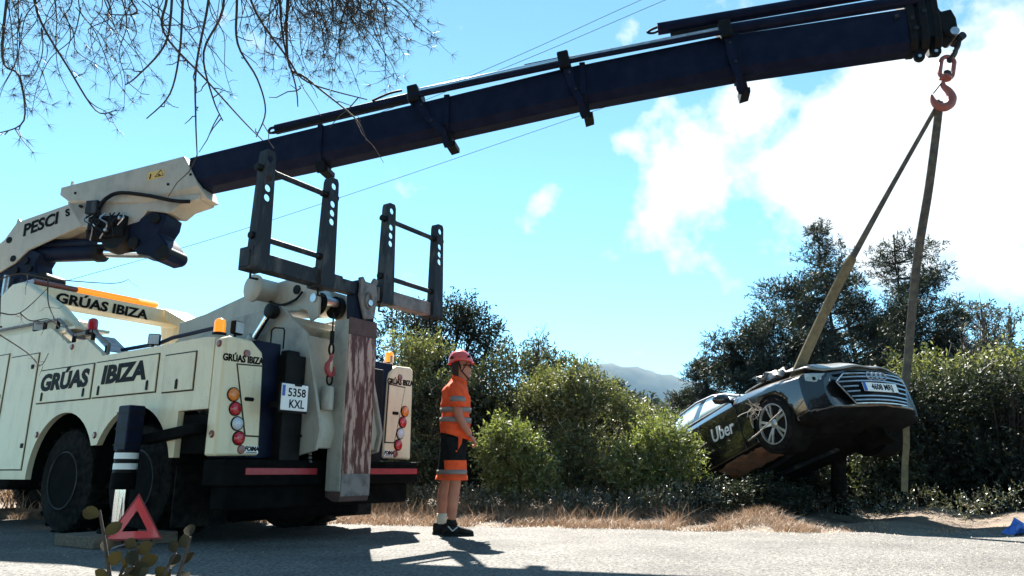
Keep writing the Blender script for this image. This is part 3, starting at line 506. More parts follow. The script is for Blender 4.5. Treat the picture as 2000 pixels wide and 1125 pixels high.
# jib cylinder under the knuckle
cb(MB().cyl((-.25, 0, 3.90), (1.05, 0, 3.865), .125, seg=24), 'jib_cylinder', 'navy', truck, 40)
cb(MB().cyl((-.05, 0, 4.05), (.9, 0, 4.02), .09, seg=20), 'jib_cylinder_pipe', 'navy', truck, 40)
cb(MB().cyl((1.0, 0, 3.86), (1.10, 0, 3.858), .14, seg=24), 'jib_cylinder_gland', 'black', truck, 40)
cb(MB().cyl((1.05, 0, 3.862), (1.98, 0, 3.80), .072, seg=20), 'jib_rod', 'chrome', truck, 40)
cb(MB().prism([(1.62, 4.22), (2.02, 4.40), (2.26, 4.34), (2.24, 4.18), (2.16, 4.05), (2.33, 3.88), (2.40, 3.72), (2.36, 3.62), (2.22, 3.60), (2.05, 3.70), (1.85, 3.74), (1.68, 3.95)], 'y', -.20, .20), 'knuckle_link', 'navy', truck, 30, .02)
for x, z, r in ((2.29, 3.74, .11), (1.78, 3.92, .09), (2.1, 4.28, .08)): cb(MB().cyl((x, -.235, z), (x, .235, z), r, seg=20), 'link_pin', 'black', truck, 40, .01)
vb = cb(MB().box((1.32, -.17, 4.18), (.62, .26, .34)), 'valve_block', 'black', truck, 0, .02)
cb(MB().lathe([(.22, -.2), (.26, -.1), (.26, .1), (.2, .22)], (1.45, -.05, 4.05), (0, 1, 0), 20), 'knuckle_boss', 'black', truck, 40)
random.seed(5)
for k in range(9):
    a = Vector((1.0 + .08 * k, -.32, 4.38 - .02 * random.random())); b = a + Vector((random.uniform(-.12, .2), random.uniform(-.04, .02), -random.uniform(.18, .42)))
    cb(MB().tube(smoothpath([a, a + Vector((random.uniform(-.08, .08), -.05, -.1)), (a + b) / 2 + Vector((random.uniform(-.12, .12), -.04, 0)), b]), .010 + .006 * random.random(), 6), 'hydraulic_hose', 'black' if k % 4 else 'alu', vb)
for k in range(6): cb(MB().lathe([(.03, 0), (.03, .04), (.02, .05), (0, .05)], (1.08 + .1 * k, -.31, 4.10 + .09 * (k % 3)), (0, -1, 0), 10), 'valve_fitting', 'alu' if k % 2 else 'black', vb)
# telescopic sections, sagging slightly from one to the next
S = np.array([2.3, 4.117, 6.016, 8.256, 9.673, 10.692, 12.685, 13.1]); TOP = np.array([5.18, 5.468, 5.752, 6.105, 6.29, 6.377, 6.475, 6.49])
S2 = np.array([2.3, 2.921, 4.631, 6.487, 8.533, 10.655, 12.687, 13.1]); MID = np.array([4.80, 4.887, 5.111, 5.383, 5.675, 5.879, 5.99, 6.0])
brk = [2.55, 4.66, 6.58, 8.53, 10.62, 12.84]
for i in range(5):
    a, b = brk[i] - (.0 if i == 0 else .25), brk[i + 1]; w_ = .205 - .012 * i; st = []
    for x in (a, b):
        ztop = np.interp(x, S, TOP); zm = np.interp(x, S2, MID); st.append((x, w_, ztop, zm, zm - .125 + .006 * i, .0))
    sec = cb(hexbox(st), 'boom_section', 'navy', truck, 20, .012)
    if i < 4:
        zt, zm = np.interp(b, S, TOP), np.interp(b, S2, MID); g = .018
        ring = [(-w_ - g, zt + g), (w_ + g, zt + g), (w_ + g, zm), (w_ * .62 + g, zm - .14), (-w_ * .62 - g, zm - .14), (-w_ - g, zm)]
        cb(MB().loft([[(x, p[0], p[1]) for p in ring] for x in (b - .05, b + .03)]), 'section_collar', 'navy', sec, 20, .006)
# guide brackets: strap across the near face from cylinder clamp to keel lug
for xt, zt, xb, zb in ((None, 0, 4.65, 4.83), (6.05, 5.93, 6.57, 5.06), (8.24, 6.22, 8.525, 5.32), (10.44, 6.43, 10.62, 5.47)):
    if xt:
        mb = MB(); c = cb(MB().box((xt + .03, -.08, zt - .03), (.16, .42, .26), M=Matrix.Rotation(-.15, 4, 'Y')), 'clamp', 'black', truck, 0, .02)
        cb(MB().ribbon([(xt + .06, -.225, zt - .08), ((xt + xb) / 2, -.228, (zt + zb) / 2), (xb - .03, -.225, zb + .22), (xb, -.15, zb + .05)], [.13, .10, .08, .08], (1, 0, .1), .012), 'guide_strap', 'navy', c, 20)
        for f_ in (.25, .55): cb(MB().cyl((xt + (xb - xt) * f_ + .03, -.252, zt + (zb - zt) * f_), (xt + (xb - xt) * f_ + .03, -.20, zt + (zb - zt) * f_), .022, seg=10), 'bolt', 'galv', c)
    lug = MB().prism([(xb - .07, zb + .22), (xb + .07, zb + .22), (xb + .09, zb + .06), (xb + .04, zb), (xb - .03, zb), (xb - .06, zb + .08)], 'y', -.16, -.13)
    l = cb(lug, 'keel_lug', 'black', truck, 20, .006)
    cb(MB().prism([(xb - .02, zb + .12), (xb + .12, zb + .10), (xb + .12, zb + .03), (xb, zb)], 'y', -.13, .13), 'keel_plate', 'black', l, 20, .006)
# extension cylinders on top
cy = lambda a, b, r, n, m='navy', seg=16: cb(MB().cyl(a, b, r, seg=seg), n, m, truck, 40)
cy((3.92, -0.17, 5.575), (5.98, -0.17, 5.875), .075, 'extension_cylinder'); cy((3.90, -0.22, 5.50), (5.9, -0.22, 5.80), .022, 'oil_pipe', 'black', 8)
cb(MB().tube(smoothpath([(3.95, -0.22, 5.50), (3.84, -0.22, 5.51), (3.85, -0.21, 5.58), (3.93, -0.19, 5.60)]), .02, 6), 'pipe_bend', 'black')
cb(MB().tube(smoothpath([(5.45, -0.23, 5.86), (5.7, -0.23, 5.95), (5.9, -0.23, 5.98)]), .018, 6), 'oil_pipe', 'black')
cy((6.05, -0.18, 5.945), (8.25, -0.18, 6.215), .055, 'extension_rod', 'chrome'); cy((6.05, -0.25, 5.865), (8.25, -0.25, 6.13), .045, 'extension_rod', 'navy'); cy((7.7, -0.16, 6.22), (8.3, -0.16, 6.29), .018, 'oil_pipe', 'black', 8)
cy((8.25, -0.18, 6.215), (10.45, -0.18, 6.44), .045, 'extension_rod', 'alu'); cy((8.25, -0.25, 6.15), (10.45, -0.25, 6.36), .035, 'oil_pipe', 'navy', 10); cy((9.75, -0.11, 6.50), (10.5, -0.11, 6.55), .03, 'oil_pipe', 'black', 8)
cy((10.5, -0.15, 6.445), (13.0, -0.15, 6.60), .080, 'extension_cylinder'); cy((9.58, -0.08, 6.62), (13.0, -0.08, 6.86), .085, 'extension_cylinder')
cb(MB().tube(smoothpath([(9.62, -0.09, 6.66), (9.50, -0.09, 6.62), (9.44, -0.09, 6.58), (9.52, -0.09, 6.56), (9.62, -0.09, 6.60)]), .018, 6), 'pipe_bend', 'black')
# boom head
zt = 6.48
for x, w_ in ((12.80, .185), (12.93, .20), (13.08, .20)):
    cb(MB().loft([[(xx, -w_, 6.80), (xx, w_, 6.80), (xx, w_, 5.98), (xx, w_ * .6, 5.88), (xx, -w_ * .6, 5.88), (xx, -w_, 5.98)] for xx in (x - .045, x + .045)]), 'head_collar', 'black', truck, 20, .012)
for x, z in ((12.86, 5.80), (13.06, 5.85)):
    e = cb(MB().prism([(x - .065, z + .22), (x + .065, z + .22), (x + .065, z + .02)] + [(x + .065 * math.cos(a), z + .065 * math.sin(a)) for a in (-i * math.pi / 8 for i in range(9))] + [(x - .065, z + .02)], 'y', -.10, -.04), 'head_ear', 'black', truck, 30, .01)
    cb(MB().cyl((x, -.103, z + .005), (x, -.037, z + .005), .022, seg=12), 'ear_bush', 'alu', e)
cb(MB().prism([(13.05, 6.85), (13.12, 6.55), (13.18, 6.40), (13.30, 6.42), (13.345, 6.28), (13.345, 6.06), (13.26, 5.99), (13.17, 6.08), (13.15, 6.12), (13.05, 6.12)], 'y', -.13, .13), 'boom_head', 'black', truck, 30, .02)
cb(MB().cyl((13.29, -.16, 6.08), (13.29, .16, 6.08), .055, seg=16), 'head_pin', 'alu', truck, 40)
for x, z in ((12.62, 6.35), (12.80, 6.30), (12.95, 6.38), (12.83, 6.15)): cb(MB().cyl((x, -.215, z), (x, -.15, z), .026, seg=12), 'bolt', 'galv', truck)
# ================================================================ hook and slings
hk = thing('crane_hook', 'worn red swivel hook on a shackle hanging from the crane boom tip', 'hook', (5.46, 8.4, 5.1))
def hb(mb, n, m, p=hk, s=40, bv=0): return mb.build(n, m, p, s, bv, Matrix.Translation((-5.46, -8.4, -5.1)))
sh = hb(MB().tube(smoothpath([(5.81, 8.36, 6.07), (5.76, 8.35, 5.93), (5.66, 8.40, 5.79), (5.66, 8.40, 5.76), (5.71, 8.45, 5.80), (5.80, 8.46, 5.93), (5.82, 8.45, 6.07)]), .028, 8), 'shackle', 'galv')
hb(MB().cyl((5.82, 8.30, 6.07), (5.80, 8.50, 6.07), .05, seg=14), 'shackle_pin', 'galv', hk)
L_ = []
for i in range(20):
    a = i * 2 * math.pi / 20; px, pz = .085 * math.cos(a), .085 * math.sin(a) + (.075 if math.sin(a) > 0 else -.075)
    L_.append((5.61 + px * .96 + pz * .28, 8.40, 5.66 - px * .28 + pz * .96))
hb(MB().tube(L_, .028, 8, loop=True), 'swivel_link', 'hookred')
hb(MB().lathe([(.07, 0), (.075, .03), (.05, .055), (0, .055)], (5.565, 8.40, 5.495), (.28, 0, .96), 14), 'swivel_base', 'hookred')
hb(MB().lathe([(.045, 0), (.05, .05), (.03, .07), (0, .07)], (5.585, 8.40, 5.545), (.28, 0, .96), 10), 'swivel_nut', 'galv')
ca = [(5.548, 5.47), (5.545, 5.40), (5.60, 5.33), (5.628, 5.24), (5.60, 5.15), (5.52, 5.10), (5.43, 5.12), (5.385, 5.19), (5.375, 5.27)]
hb(MB().tube(smoothpath([(x - .02, 8.40, z) for x, z in ca], 5), [float(r) for r in np.interp(np.linspace(0, 1, 41), [0, .15, .4, .65, .85, 1], [.026, .034, .058, .055, .04, .016])], 12), 'hook', 'hookred')
hb(MB().ribbon([(5.52, 8.40, 5.46), (5.385, 8.40, 5.30)], [.03, .03], (0, 1, 0), .008), 'safety_latch', 'galv')
sl1 = MB().ribbon(smoothpath([(5.44, 8.43, 5.17), (5.409, 8.45, 5.10), (4.80, 8.72, 4.05), (4.33, 8.93, 3.22)], 6), [float(x) for x in np.interp(np.linspace(0, 1, 19), [0, .2, .6, 1], [.05, .055, .07, .105])], (.80, .1, .5), .006).build('lifting_sling', 'sling2', None, 20)
tag(sl1, 'olive lifting strap running from the hook to the wheel beside the white door lettering', 'strap', 'lifting straps')
MB().ribbon(smoothpath([(4.36, 8.92, 3.27), (4.19, 9.0, 2.965), (3.86, 9.16, 2.3), (3.585, 9.25, 1.725), (3.47, 9.22, 1.45), (3.50, 9.40, 1.25)], 5), [float(x) for x in np.interp(np.linspace(0, 1, 26), [0, .1, .2, .9, 1], [.13, .165, .15, .15, .12])], (.80, .1, .5), .012).build('protective_sleeve', 'sling', sl1, 20)
sl2 = MB().ribbon(smoothpath([(5.45, 8.43, 5.17), (5.455, 8.45, 5.10), (5.40, 8.80, 4.2), (5.318, 9.2, 3.226), (5.263, 9.7, 1.841), (5.22, 9.80, 1.55)], 6), [float(x) for x in np.interp(np.linspace(0, 1, 31), [0, .2, .5, 1], [.07, .11, .125, .125])], (1, .15, .1), .006).build('lifting_sling', 'sling2', None, 20)
tag(sl2, 'grey lifting strap running from the hook down past the car number plate', 'strap', 'lifting straps')
tl = MB().ribbon(smoothpath([(5.08, 9.52, 1.20), (5.05, 9.52, .95), (5.0, 9.52, .70), (4.95, 9.52, .36)], 5), [.085] * 16, (1, 0, .1), .005).build('loose_end', 'sling', sl2, 20)
# ================================================================ car
car = thing('black_sedan', 'wrecked black sedan with ride-hailing lettering, nose lifted by the crane straps', 'car')
q = (-1.21683599, 0.3010601, -0.01329275)
car.matrix_world = Matrix.Translation((4.2057, 9.5867, .8546)) @ Matrix.Rotation(q[0], 4, 'Z') @ Matrix.Rotation(-q[1], 4, 'Y') @ Matrix.Rotation(q[2], 4, 'X')
SX = [.93, .90, .80, .62, .40, 0, -.35, -.62, -.85, -1.1, -1.45, -1.9, -2.4, -2.9, -3.25, -3.6, -3.92, -4.02]
def T_(v): return np.array(v, float)
W1 = T_([.62, .74, .84, .885, .905, .925, .932, .936, .938, .94, .942, .943, .943, .938, .925, .90, .84, .74])
ZB = T_([.27, .24, .20, .18, .17, .165, .165, .165, .165, .165, .165, .165, .165, .17, .19, .24, .30, .36])
ZS = T_([.60, .62, .66, .70, .74, .80, .835, .855, .865, .875, .885, .90, .915, .93, .935, .93, .90, .86])      # shoulder
ZE = T_([.70, .72, .755, .79, .83, .90, .945, .975, .985, .99, 1.0, 1.015, 1.03, 1.04, 1.045, 1.04, 1.02, .98])  # belt / bonnet edge
WE = T_([.54, .62, .69, .735, .765, .80, .815, .82, .82, .82, .82, .82, .82, .81, .79, .76, .70, .62])
ZR = T_([.715, .735, .775, .815, .86, .93, .97, 1.005, 1.14, 1.26, 1.385, 1.45, 1.445, 1.36, 1.25, 1.10, 1.07, 1.02])
WR = T_([.34, .40, .46, .50, .53, .56, .58, .66, .655, .63, .585, .575, .57, .58, .60, .60, .55, .48])
ZQ = T_([.712, .732, .77, .81, .852, .92, .962, .995, 1.10, 1.215, 1.335, 1.40, 1.395, 1.32, 1.22, 1.085, 1.06, 1.01])
xs = np.concatenate([np.linspace(.93, .62, 8), np.linspace(.60, -3.7, 96), np.linspace(-3.75, -4.02, 6)]); SXr = T_(SX)[::-1]
def smi(tab):
    t = np.interp(xs, SXr, tab[::-1]); k = np.array([1, 2, 3, 2, 1]) / 9.; p = np.pad(t, 2, mode='edge'); return np.convolve(p, k, 'valid')
w1, zb, zs_, ze, we, zr, wr, zq = map(smi, (W1, ZB, ZS, ZE, WE, ZR, WR, ZQ))
secs = []; NP = None
for i, x in enumerate(xs):
    cp = [(0, zb[i]), (w1[i] * .80, zb[i]), (w1[i] * .95, zb[i] + .05), (w1[i] * .99, zb[i] + .16), (w1[i], (zb[i] + zs_[i]) * .54), (w1[i] * .985, zs_[i] - .04), (w1[i] * .96, zs_[i] + .02), (we[i], ze[i])]
    low = smoothpath([(p[0], 0, p[1]) for p in cp[1:]], 4)
    ring = [(0, zb[i])] + [(p.x, p.z) for p in low]                       # ends at the belt
    nb = len(ring) - 1
    for t in (.33, .67, 1): ring.append((we[i] + (wr[i] - we[i]) * t, ze[i] + (zq[i] - ze[i]) * t + .03 * math.sin(t * math.pi) * (1 if zr[i] > 1.1 else .2)))
    nr = len(ring) - 1
    for t in (.35, .7, 1): ring.append((wr[i] * (1 - t), zq[i] + (zr[i] - zq[i]) * math.sin(t * math.pi / 2)))
    secs.append(ring); NP = len(ring)
P = np.array(secs)                                                       # n x NP x 2
ns_ = len(xs); body = MB(); groups = {}
V = []; idx = {}
for side in (-1, 1):
    for i in range(ns_):
        for j in range(NP):
            y, z = P[i, j]; x = xs[i]; nose = max(0, x - .60) / .33; x2 = x - .34 * nose * (abs(y) / .9) ** 2.2
            if j <= nb and abs(y) > .55:                                  # pull the wheel-arch edge onto a circle
                for cx in (0, -2.924):
                    d = math.hypot(x - cx, z - .345)
                    if .325 < d < .41 and z < .75: x2 += (x - cx) * (.375 / d - 1); z = .345 + (z - .345) * .375 / d
            idx[side, i, j] = len(V); V.append((x2, side * y, z))
def cls(i, j):
    x = (xs[i] + xs[i + 1]) / 2
    if nb <= j < nr:
        if -1.68 < x < -.86: return 'front_window'
        if -2.95 < x < -1.78: return 'rear_window'
        if -1.78 <= x <= -1.68: return 'pillar'
    if j >= nr:
        if -1.40 < x < -.60: return 'windscreen'
        if -3.55 < x < -2.75: return 'back_window'
    if j >= nb and x > -.52: return 'bonnet'
    z = (P[i, j, 1] + P[i + 1, j + 1, 1]) / 2
    if j < nb and ((x > .44 and z < .27) or z < .215): return 'lower_skirt'
    return 'body'
for side in (-1, 1):
    for i in range(ns_ - 1):
        for j in range(NP - 1):
            x = (xs[i] + xs[i + 1]) / 2; y, z = (P[i, j] + P[i + 1, j + 1]) / 2
            if j <= nb and abs(y) > .55 and any(math.hypot(x - cx, z - .345) < .372 for cx in (0, -2.924)): continue
            k = cls(i, j)
            if k == 'bonnet': continue
            key = k if k in ('body', 'windscreen', 'back_window', 'bonnet', 'lower_skirt') else (k, side)
            f = (idx[side, i, j], idx[side, i + 1, j], idx[side, i + 1, j + 1], idx[side, i, j + 1])
            groups.setdefault(key, []).append(f if side < 0 else f[::-1])
body_v = V
def sub(fs, name, m, parent=car, smooth=40):
    used = sorted({v for f in fs for v in f}); mp = {v: i for i, v in enumerate(used)}
    bm_ = MB(); bm_.v = [body_v[v] for v in used]; bm_.f = [tuple(mp[v] for v in f) for f in fs]
    me = bm_.mesh(name); b = bmesh.new(); b.from_mesh(me); bmesh.ops.remove_doubles(b, verts=b.verts, dist=.0005); bmesh.ops.recalc_face_normals(b, faces=b.faces); b.to_mesh(me); b.free()
    o = link(name, me, m, parent, smooth); return o
caps = groups['body']
caps.append(tuple(idx[-1, 0, j] for j in range(NP)) + tuple(idx[1, 0, j] for j in range(NP - 2, 0, -1))); caps.append(tuple(idx[-1, ns_ - 1, j] for j in range(NP)) + tuple(idx[1, ns_ - 1, j] for j in range(NP - 2, 0, -1)))
bd = sub(caps, 'body_shell', 'carpaint'); sm = bd.modifiers.new('thick', 'SOLIDIFY'); sm.thickness = .02; sm.offset = -1
for k, fs in groups.items():
    if k == 'body': continue
    nm = k if isinstance(k, str) else k[0]; o = sub(fs, nm, 'carpaint' if nm == 'pillar' else 'under' if nm == 'lower_skirt' else 'carglass')
    if nm not in ('pillar', 'lower_skirt'): sm = o.modifiers.new('thick', 'SOLIDIFY'); sm.thickness = .005; sm.offset = -1
# bonnet, popped and buckled upward in the middle
hood = MB(); rings = []
for i, x in enumerate(np.linspace(.88, -.52, 24)):
    e = np.interp(x, xs[::-1], we[::-1]); z0 = np.interp(x, xs[::-1], ze[::-1]); zc = np.interp(x, xs[::-1], zr[::-1]); r = []
    lift = np.interp(x, [-.52, -.1, .25, .6, .88], [.03, .15, .20, .13, .045])
    for t in np.linspace(-1, 1, 25):
        nose = max(0, x - .60) / .33; y = e * t * .985; r.append((x - .34 * nose * (abs(y) / .9) ** 2.2 + .03, y, zc + (z0 - zc) * t * t + lift * (1 - .55 * abs(t) ** 3) + .010 * math.sin(9 * t + 5 * x)))
    rings.append(r)
ho = hood.loft(rings, False, False).build('bonnet', 'hood', car, 50); sm = ho.modifiers.new('thick', 'SOLIDIFY'); sm.thickness = .018; sm.offset = -1
MB().box((.1, 0, .62), (1.1, 1.3, .30)).build('engine_bay', 'under', car, 0, .05)
random.seed(3)
for k in range(7): MB().box((random.uniform(-.45, .0), -.74 + random.uniform(-.04, .04), random.uniform(.84, .98)), (random.uniform(.04, .12), .03, random.uniform(.02, .07)), random.uniform(-.4, .4)).build('bonnet_hinge_bracket', 'galv' if k % 3 == 0 else 'black', car, 0)
# interior, underside
MB().box((-2.0, 0, .55), (2.6, 1.6, .5)).build('cabin_floor', 'under', car, 0, .05)
for x in (-1.45, -2.45):
    for y in (-.38, .38): st = MB().box((x, y, .80), (.50, .46, .14)).build('seat', 'under', car, 0, .05); MB().box((x - .28, y, 1.03), (.13, .44, .58), M=Matrix.Rotation(-.2, 4, 'Y')).build('seat_back', 'under', st, 0, .05)
MB().box((-.85, 0, .92), (.30, 1.4, .16)).build('dashboard', 'under', car, 0, .05)
MB().box((-1.6, 0, .19), (3.4, 1.5, .06)).build('underbody_tray', 'under', car, 0, .02)
for y in (-.35, .3): MB().tube(smoothpath([(-.3, y, .15), (-1.2, y * .6, .13), (-2.4, y * .8, .15), (-3.6, y, .2)]), .035, 8).build('exhaust_pipe', 'galv', car)
MB().box((0, 0, .27), (.25, 1.45, .10)).build('subframe', 'under', car, 0, .03)
for s_ in (-1, 1):
    MB().tube([(.02, s_ * .3, .24), (.06, s_ * .72, .26)], .03, 8).build('control_arm', 'galv', car); MB().tube([(-.02, s_ * .62, .35), (-.04, s_ * .56, .80)], .05, 10).build('strut', 'black', car)
# torn skirts and splash guards
def torn(pts, name, m, amp=.03, seed=1):
    rn = random.Random(seed); mb = MB(); A, B, C_, D = [Vector(p) for p in pts]; rr = []
    for i in range(10):
        u = i / 9; rr.append([(A.lerp(B, u)).lerp(D.lerp(C_, u), v / 6) + Vector((rn.uniform(-amp, amp), rn.uniform(-amp, amp), rn.uniform(-amp, amp))) for v in range(7)])
    o = mb.loft(rr, False, False).build(name, m, car, 60); s2 = o.modifiers.new('thick', 'SOLIDIFY'); s2.thickness = .008; return o
torn([(-.35, -.86, .19), (-1.35, -.90, .17), (-1.4, -.60, .06), (-.3, -.62, .05)], 'torn_splash_guard', 'mud', .02, 2)
torn([(.45, -.82, .86), (-.05, -.90, .93), (-.15, -.90, 1.05), (.35, -.78, .98)], 'crumpled_wing', 'dusty', .025, 4)
torn([(.62, -.70, .30), (.25, -.80, .28), (.28, -.62, .06), (.7, -.35, .10)], 'torn_bumper_skirt', 'under', .03, 6)
torn([(.6, .1, .22), (.1, .15, .20), (.0, .45, .02), (.5, .5, .0)], 'torn_undertray', 'under', .03, 8)
# front face
gr = MB()
GO = [(-.55, .575), (-.44, .672), (.44, .672), (.55, .575), (.40, .285), (-.40, .285)]
cxg = lambda y: .945 - .10 * (abs(y) / .55) ** 2
MB().add([(cxg(y) - .008, y, z) for y, z in GO] + [(.935, 0, .48)], [(i, (i + 1) % 6, 6) for i in range(6)]).build('grille', 'black', car, 0)
MB().tube([(cxg(y) + .004, y, z) for a, b in zip(GO, GO[1:] + GO[:1]) for y, z in [(a[0] + (b[0] - a[0]) * k / 8, a[1] + (b[1] - a[1]) * k / 8) for k in range(8)]], .009, 6, loop=True).build('grille_surround', 'rim', car)
for z in (.625, .57, .505, .44, .375, .325):
    h = np.interp(z, [.285, .575, .672], [.40, .55, .44]) - .02
    for s_ in (-1, 1):
        a = .30 if .39 < z < .56 else .0
        MB().ribbon([(cxg(y) + .006, y, z) for y in np.linspace(s_ * a, s_ * h, 8)], [.016] * 8, (0, 0, 1), .006).build('grille_bar', 'rim', car, 20)
for k in range(4): MB().tube([(.957, -.105 + .07 * k + .046 * math.cos(a), .634 + .046 * math.sin(a)) for a in (i * math.pi / 9 for i in range(18))], .008, 6, loop=True).build('emblem_ring', 'rim', car)
cp = MB().box((.956, 0, .485), (.012, .53, .115)).build('number_plate', 'plate', car, 0, .004)
MB().box((.963, -.243, .485), (.004, .044, .113)).build('plate_band', 'blue', cp, 0)
text('plate_text', '4608 MRJ', .106, frame((.964, .025, .483), (0, 1, 0), (0, 0, 1)), 'letter', cp, .002, 0, .80, .001)
for s_ in (-1, 1):
    MB().ribbon([(.90 - .34 * ((y - .0) / .9) ** 2.2 * min(1, 1), s_ * y, z) for y, z in ((.56, .655), (.64, .665), (.72, .68), (.80, .70))], [.09, .10, .10, .07], (0, 0, 1), .012).build('headlight', 'carglass', car, 20); [MB().box((.905 - .34 * (y / .9) ** 2.2, s_ * y, .655 + .10 * (y - .56)), (.03, .045, .045)).build('headlight_unit', 'rim' if k % 2 else 'black', car, 0, .008) for k, y in enumerate((.60, .66, .72))]
    MB().ribbon([(.905 - .34 * (y / .9) ** 2.2, s_ * y, z) for y, z in ((.55, .71), (.64, .72), (.72, .735), (.80, .75))], [.014] * 4, (0, 0, 1), .008).build('headlight_strip', 'rim', car, 20)
    MB().prism([(.60, .30), (.78, .30), (.72, .48), (.62, .46)], 'z', .30, .31) if False else None
    mr = MB().loft([[(-.76 + dx + .07 * c * sc, s_ * (.90 + yy), .985 + .065 * s2 * sc) for c, s2 in ((math.cos(a), math.sin(a)) for a in (i * math.pi / 8 for i in range(16)))] for dx, yy, sc in ((.02, .0, .45), (.02, .05, .9), (.0, .12, 1.1), (-.02, .19, .95), (-.02, .23, .4))]).build('mirror', 'carpaint', car, 60)
    MB().tube([(-.74, s_ * .80, .95), (-.75, s_ * .93, .955)], .028, 8).build('mirror_foot', 'carpaint', mr)
    for x in (-1.60, -2.68):
        MB().tube([(x - .12, s_ * .945, .855), (x - .10, s_ * .965, .858), (x + .08, s_ * .965, .852), (x + .10, s_ * .943, .85)], .013, 8).build('door_handle', 'dusty', car)
    for x in (-.60, -1.73, -2.75): MB().ribbon([(x, s_ * .934, .20), (x - .01, s_ * .946, .55), (x - .03, s_ * .925, .86), (x - .05, s_ * .84, .985)], [.010] * 4, (1, 0, 0), .003).build('door_gap', 'groove', car, 0)
    MB().tube([(x, s_ * y, z) for x, y, z in ((-.70, .822, 1.0), (-1.0, .815, 1.0), (-1.7, .825, 1.018), (-2.5, .825, 1.04), (-2.95, .81, 1.05))], .009, 6).build('window_trim', 'rim', car)
    MB().tube([(x, s_ * y, z) for x, y, z in ((-.62, .80, .995), (-.85, .71, 1.10), (-1.10, .65, 1.225), (-1.45, .605, 1.345), (-1.9, .595, 1.41), (-2.4, .59, 1.405), (-2.95, .60, 1.32))], .018, 6).build('roof_trim', 'rim', car)
text('door_lettering', 'Uber', .27, frame((-.995, -.9465, .60), (1, 0, -.06), (0, 0, 1)), 'plate', car, .004, 0, .95)
# wheels
for cx in (0, -2.924):
    for s_ in (-1, 1):
        wl = MB().lathe([(.25, -.21), (.31, -.215), (.338, -.20), (.345, -.17), (.345, -.04), (.338, -.015), (.315, 0), (.255, -.005)], (cx, s_ * .925, .345), (0, s_, 0), 40, False).build('wheel', 'rubber', car, 40)
        MB().lathe([(.255, -.005), (.258, .004), (.243, .004), (.235, -.02), (.225, -.16), (.23, -.2)], (cx, s_ * .92, .345), (0, s_, 0), 40, False).build('rim', 'rim', wl, 40)
        for k in range(5):
            a = k * 2 * math.pi / 5 + .35
            for da in (-.13, .13):
                p0 = Vector((math.cos(a + da * .4) * .05, 0, math.sin(a + da * .4) * .05)); p1 = Vector((math.cos(a + da * 1.25) * .24, 0, math.sin(a + da * 1.25) * .24)); c = Vector((cx, s_ * .905, .345))
                MB().ribbon([c + p0 + Vector((0, s_ * -.012, 0)), c + (p0 + p1) / 2 + Vector((0, s_ * .004, 0)), c + p1 + Vector((0, s_ * .006, 0))], [.035, .028, .034], (p1.z, 0, -p1.x), .010).build('spoke', 'rim', wl, 30)
        MB().lathe([(.07, -.03), (.07, -.01), (.05, .0), (0, .002)], (cx, s_ * .905, .345), (0, s_, 0), 20).build('hub', 'rim', wl)
        MB().cyl((cx, s_ * .80, .345), (cx, s_ * .84, .345), .17, seg=24).build('brake_disc', 'galv', wl)
        MB().lathe([(.39, 0), (.39, -.30), (.0, -.30)], (cx, s_ * .90, .36), (0, s_, 0), 24).build('wheel_arch_liner', 'under', car, 40)
# snagged dry branch caught in the front wheel
br = thing('snagged_branch', 'pale broken twig caught in the silver wheel of the black sedan', 'branch', (3.35, 9.2, 1.2))
bi = Matrix.Translation((-3.35, -9.2, -1.2)); rn = random.Random(11)
CM = car.matrix_world.copy()
def cpt(x, y, z): return CM @ Vector((x, y, z))
M['palewood'] = mat('pale_dry_wood', (.42, .38, .34), (.25, .22, .19), rough=.85, scale=30)
MB().tube(smoothpath([cpt(-.42, -1.02, .27), cpt(-.2, -1.0, .30), cpt(.0, -.98, .36), cpt(.30, -.98, .41)], 4), [.010] * 6 + [.008] * 7, 6).build('stem', 'palewood', br, 40, 0, bi)
for k in range(16):
    a = cpt(-.18 + rn.uniform(-.1, .16), -.98, .62 + rn.uniform(-.06, .06)); b = a + Vector((rn.uniform(-.22, .14), rn.uniform(-.1, 0), rn.uniform(-.16, .16)))
    MB().tube(smoothpath([a, (a + b) / 2 + Vector((rn.uniform(-.03, .03), 0, rn.uniform(-.03, .03))), b], 3), .005, 5).build('twig', 'palewood', br, 40, 0, bi)
# ================================================================ person
man = thing('person', 'person in red helmet, orange hi-vis shirt and black shorts standing by the truck tail', 'person', (-.576, 7.49, 0.006), R(4))
def ell(c, rx, ry, n=20, tilt=0, ph=0):      # ring in a plane of roughly constant z
    c = Vector(c); return [c + Vector((rx * math.cos(a), ry * math.sin(a), -tilt * rx * math.cos(a))) for a in (ph + 2 * math.pi * i / n for i in range(n))]
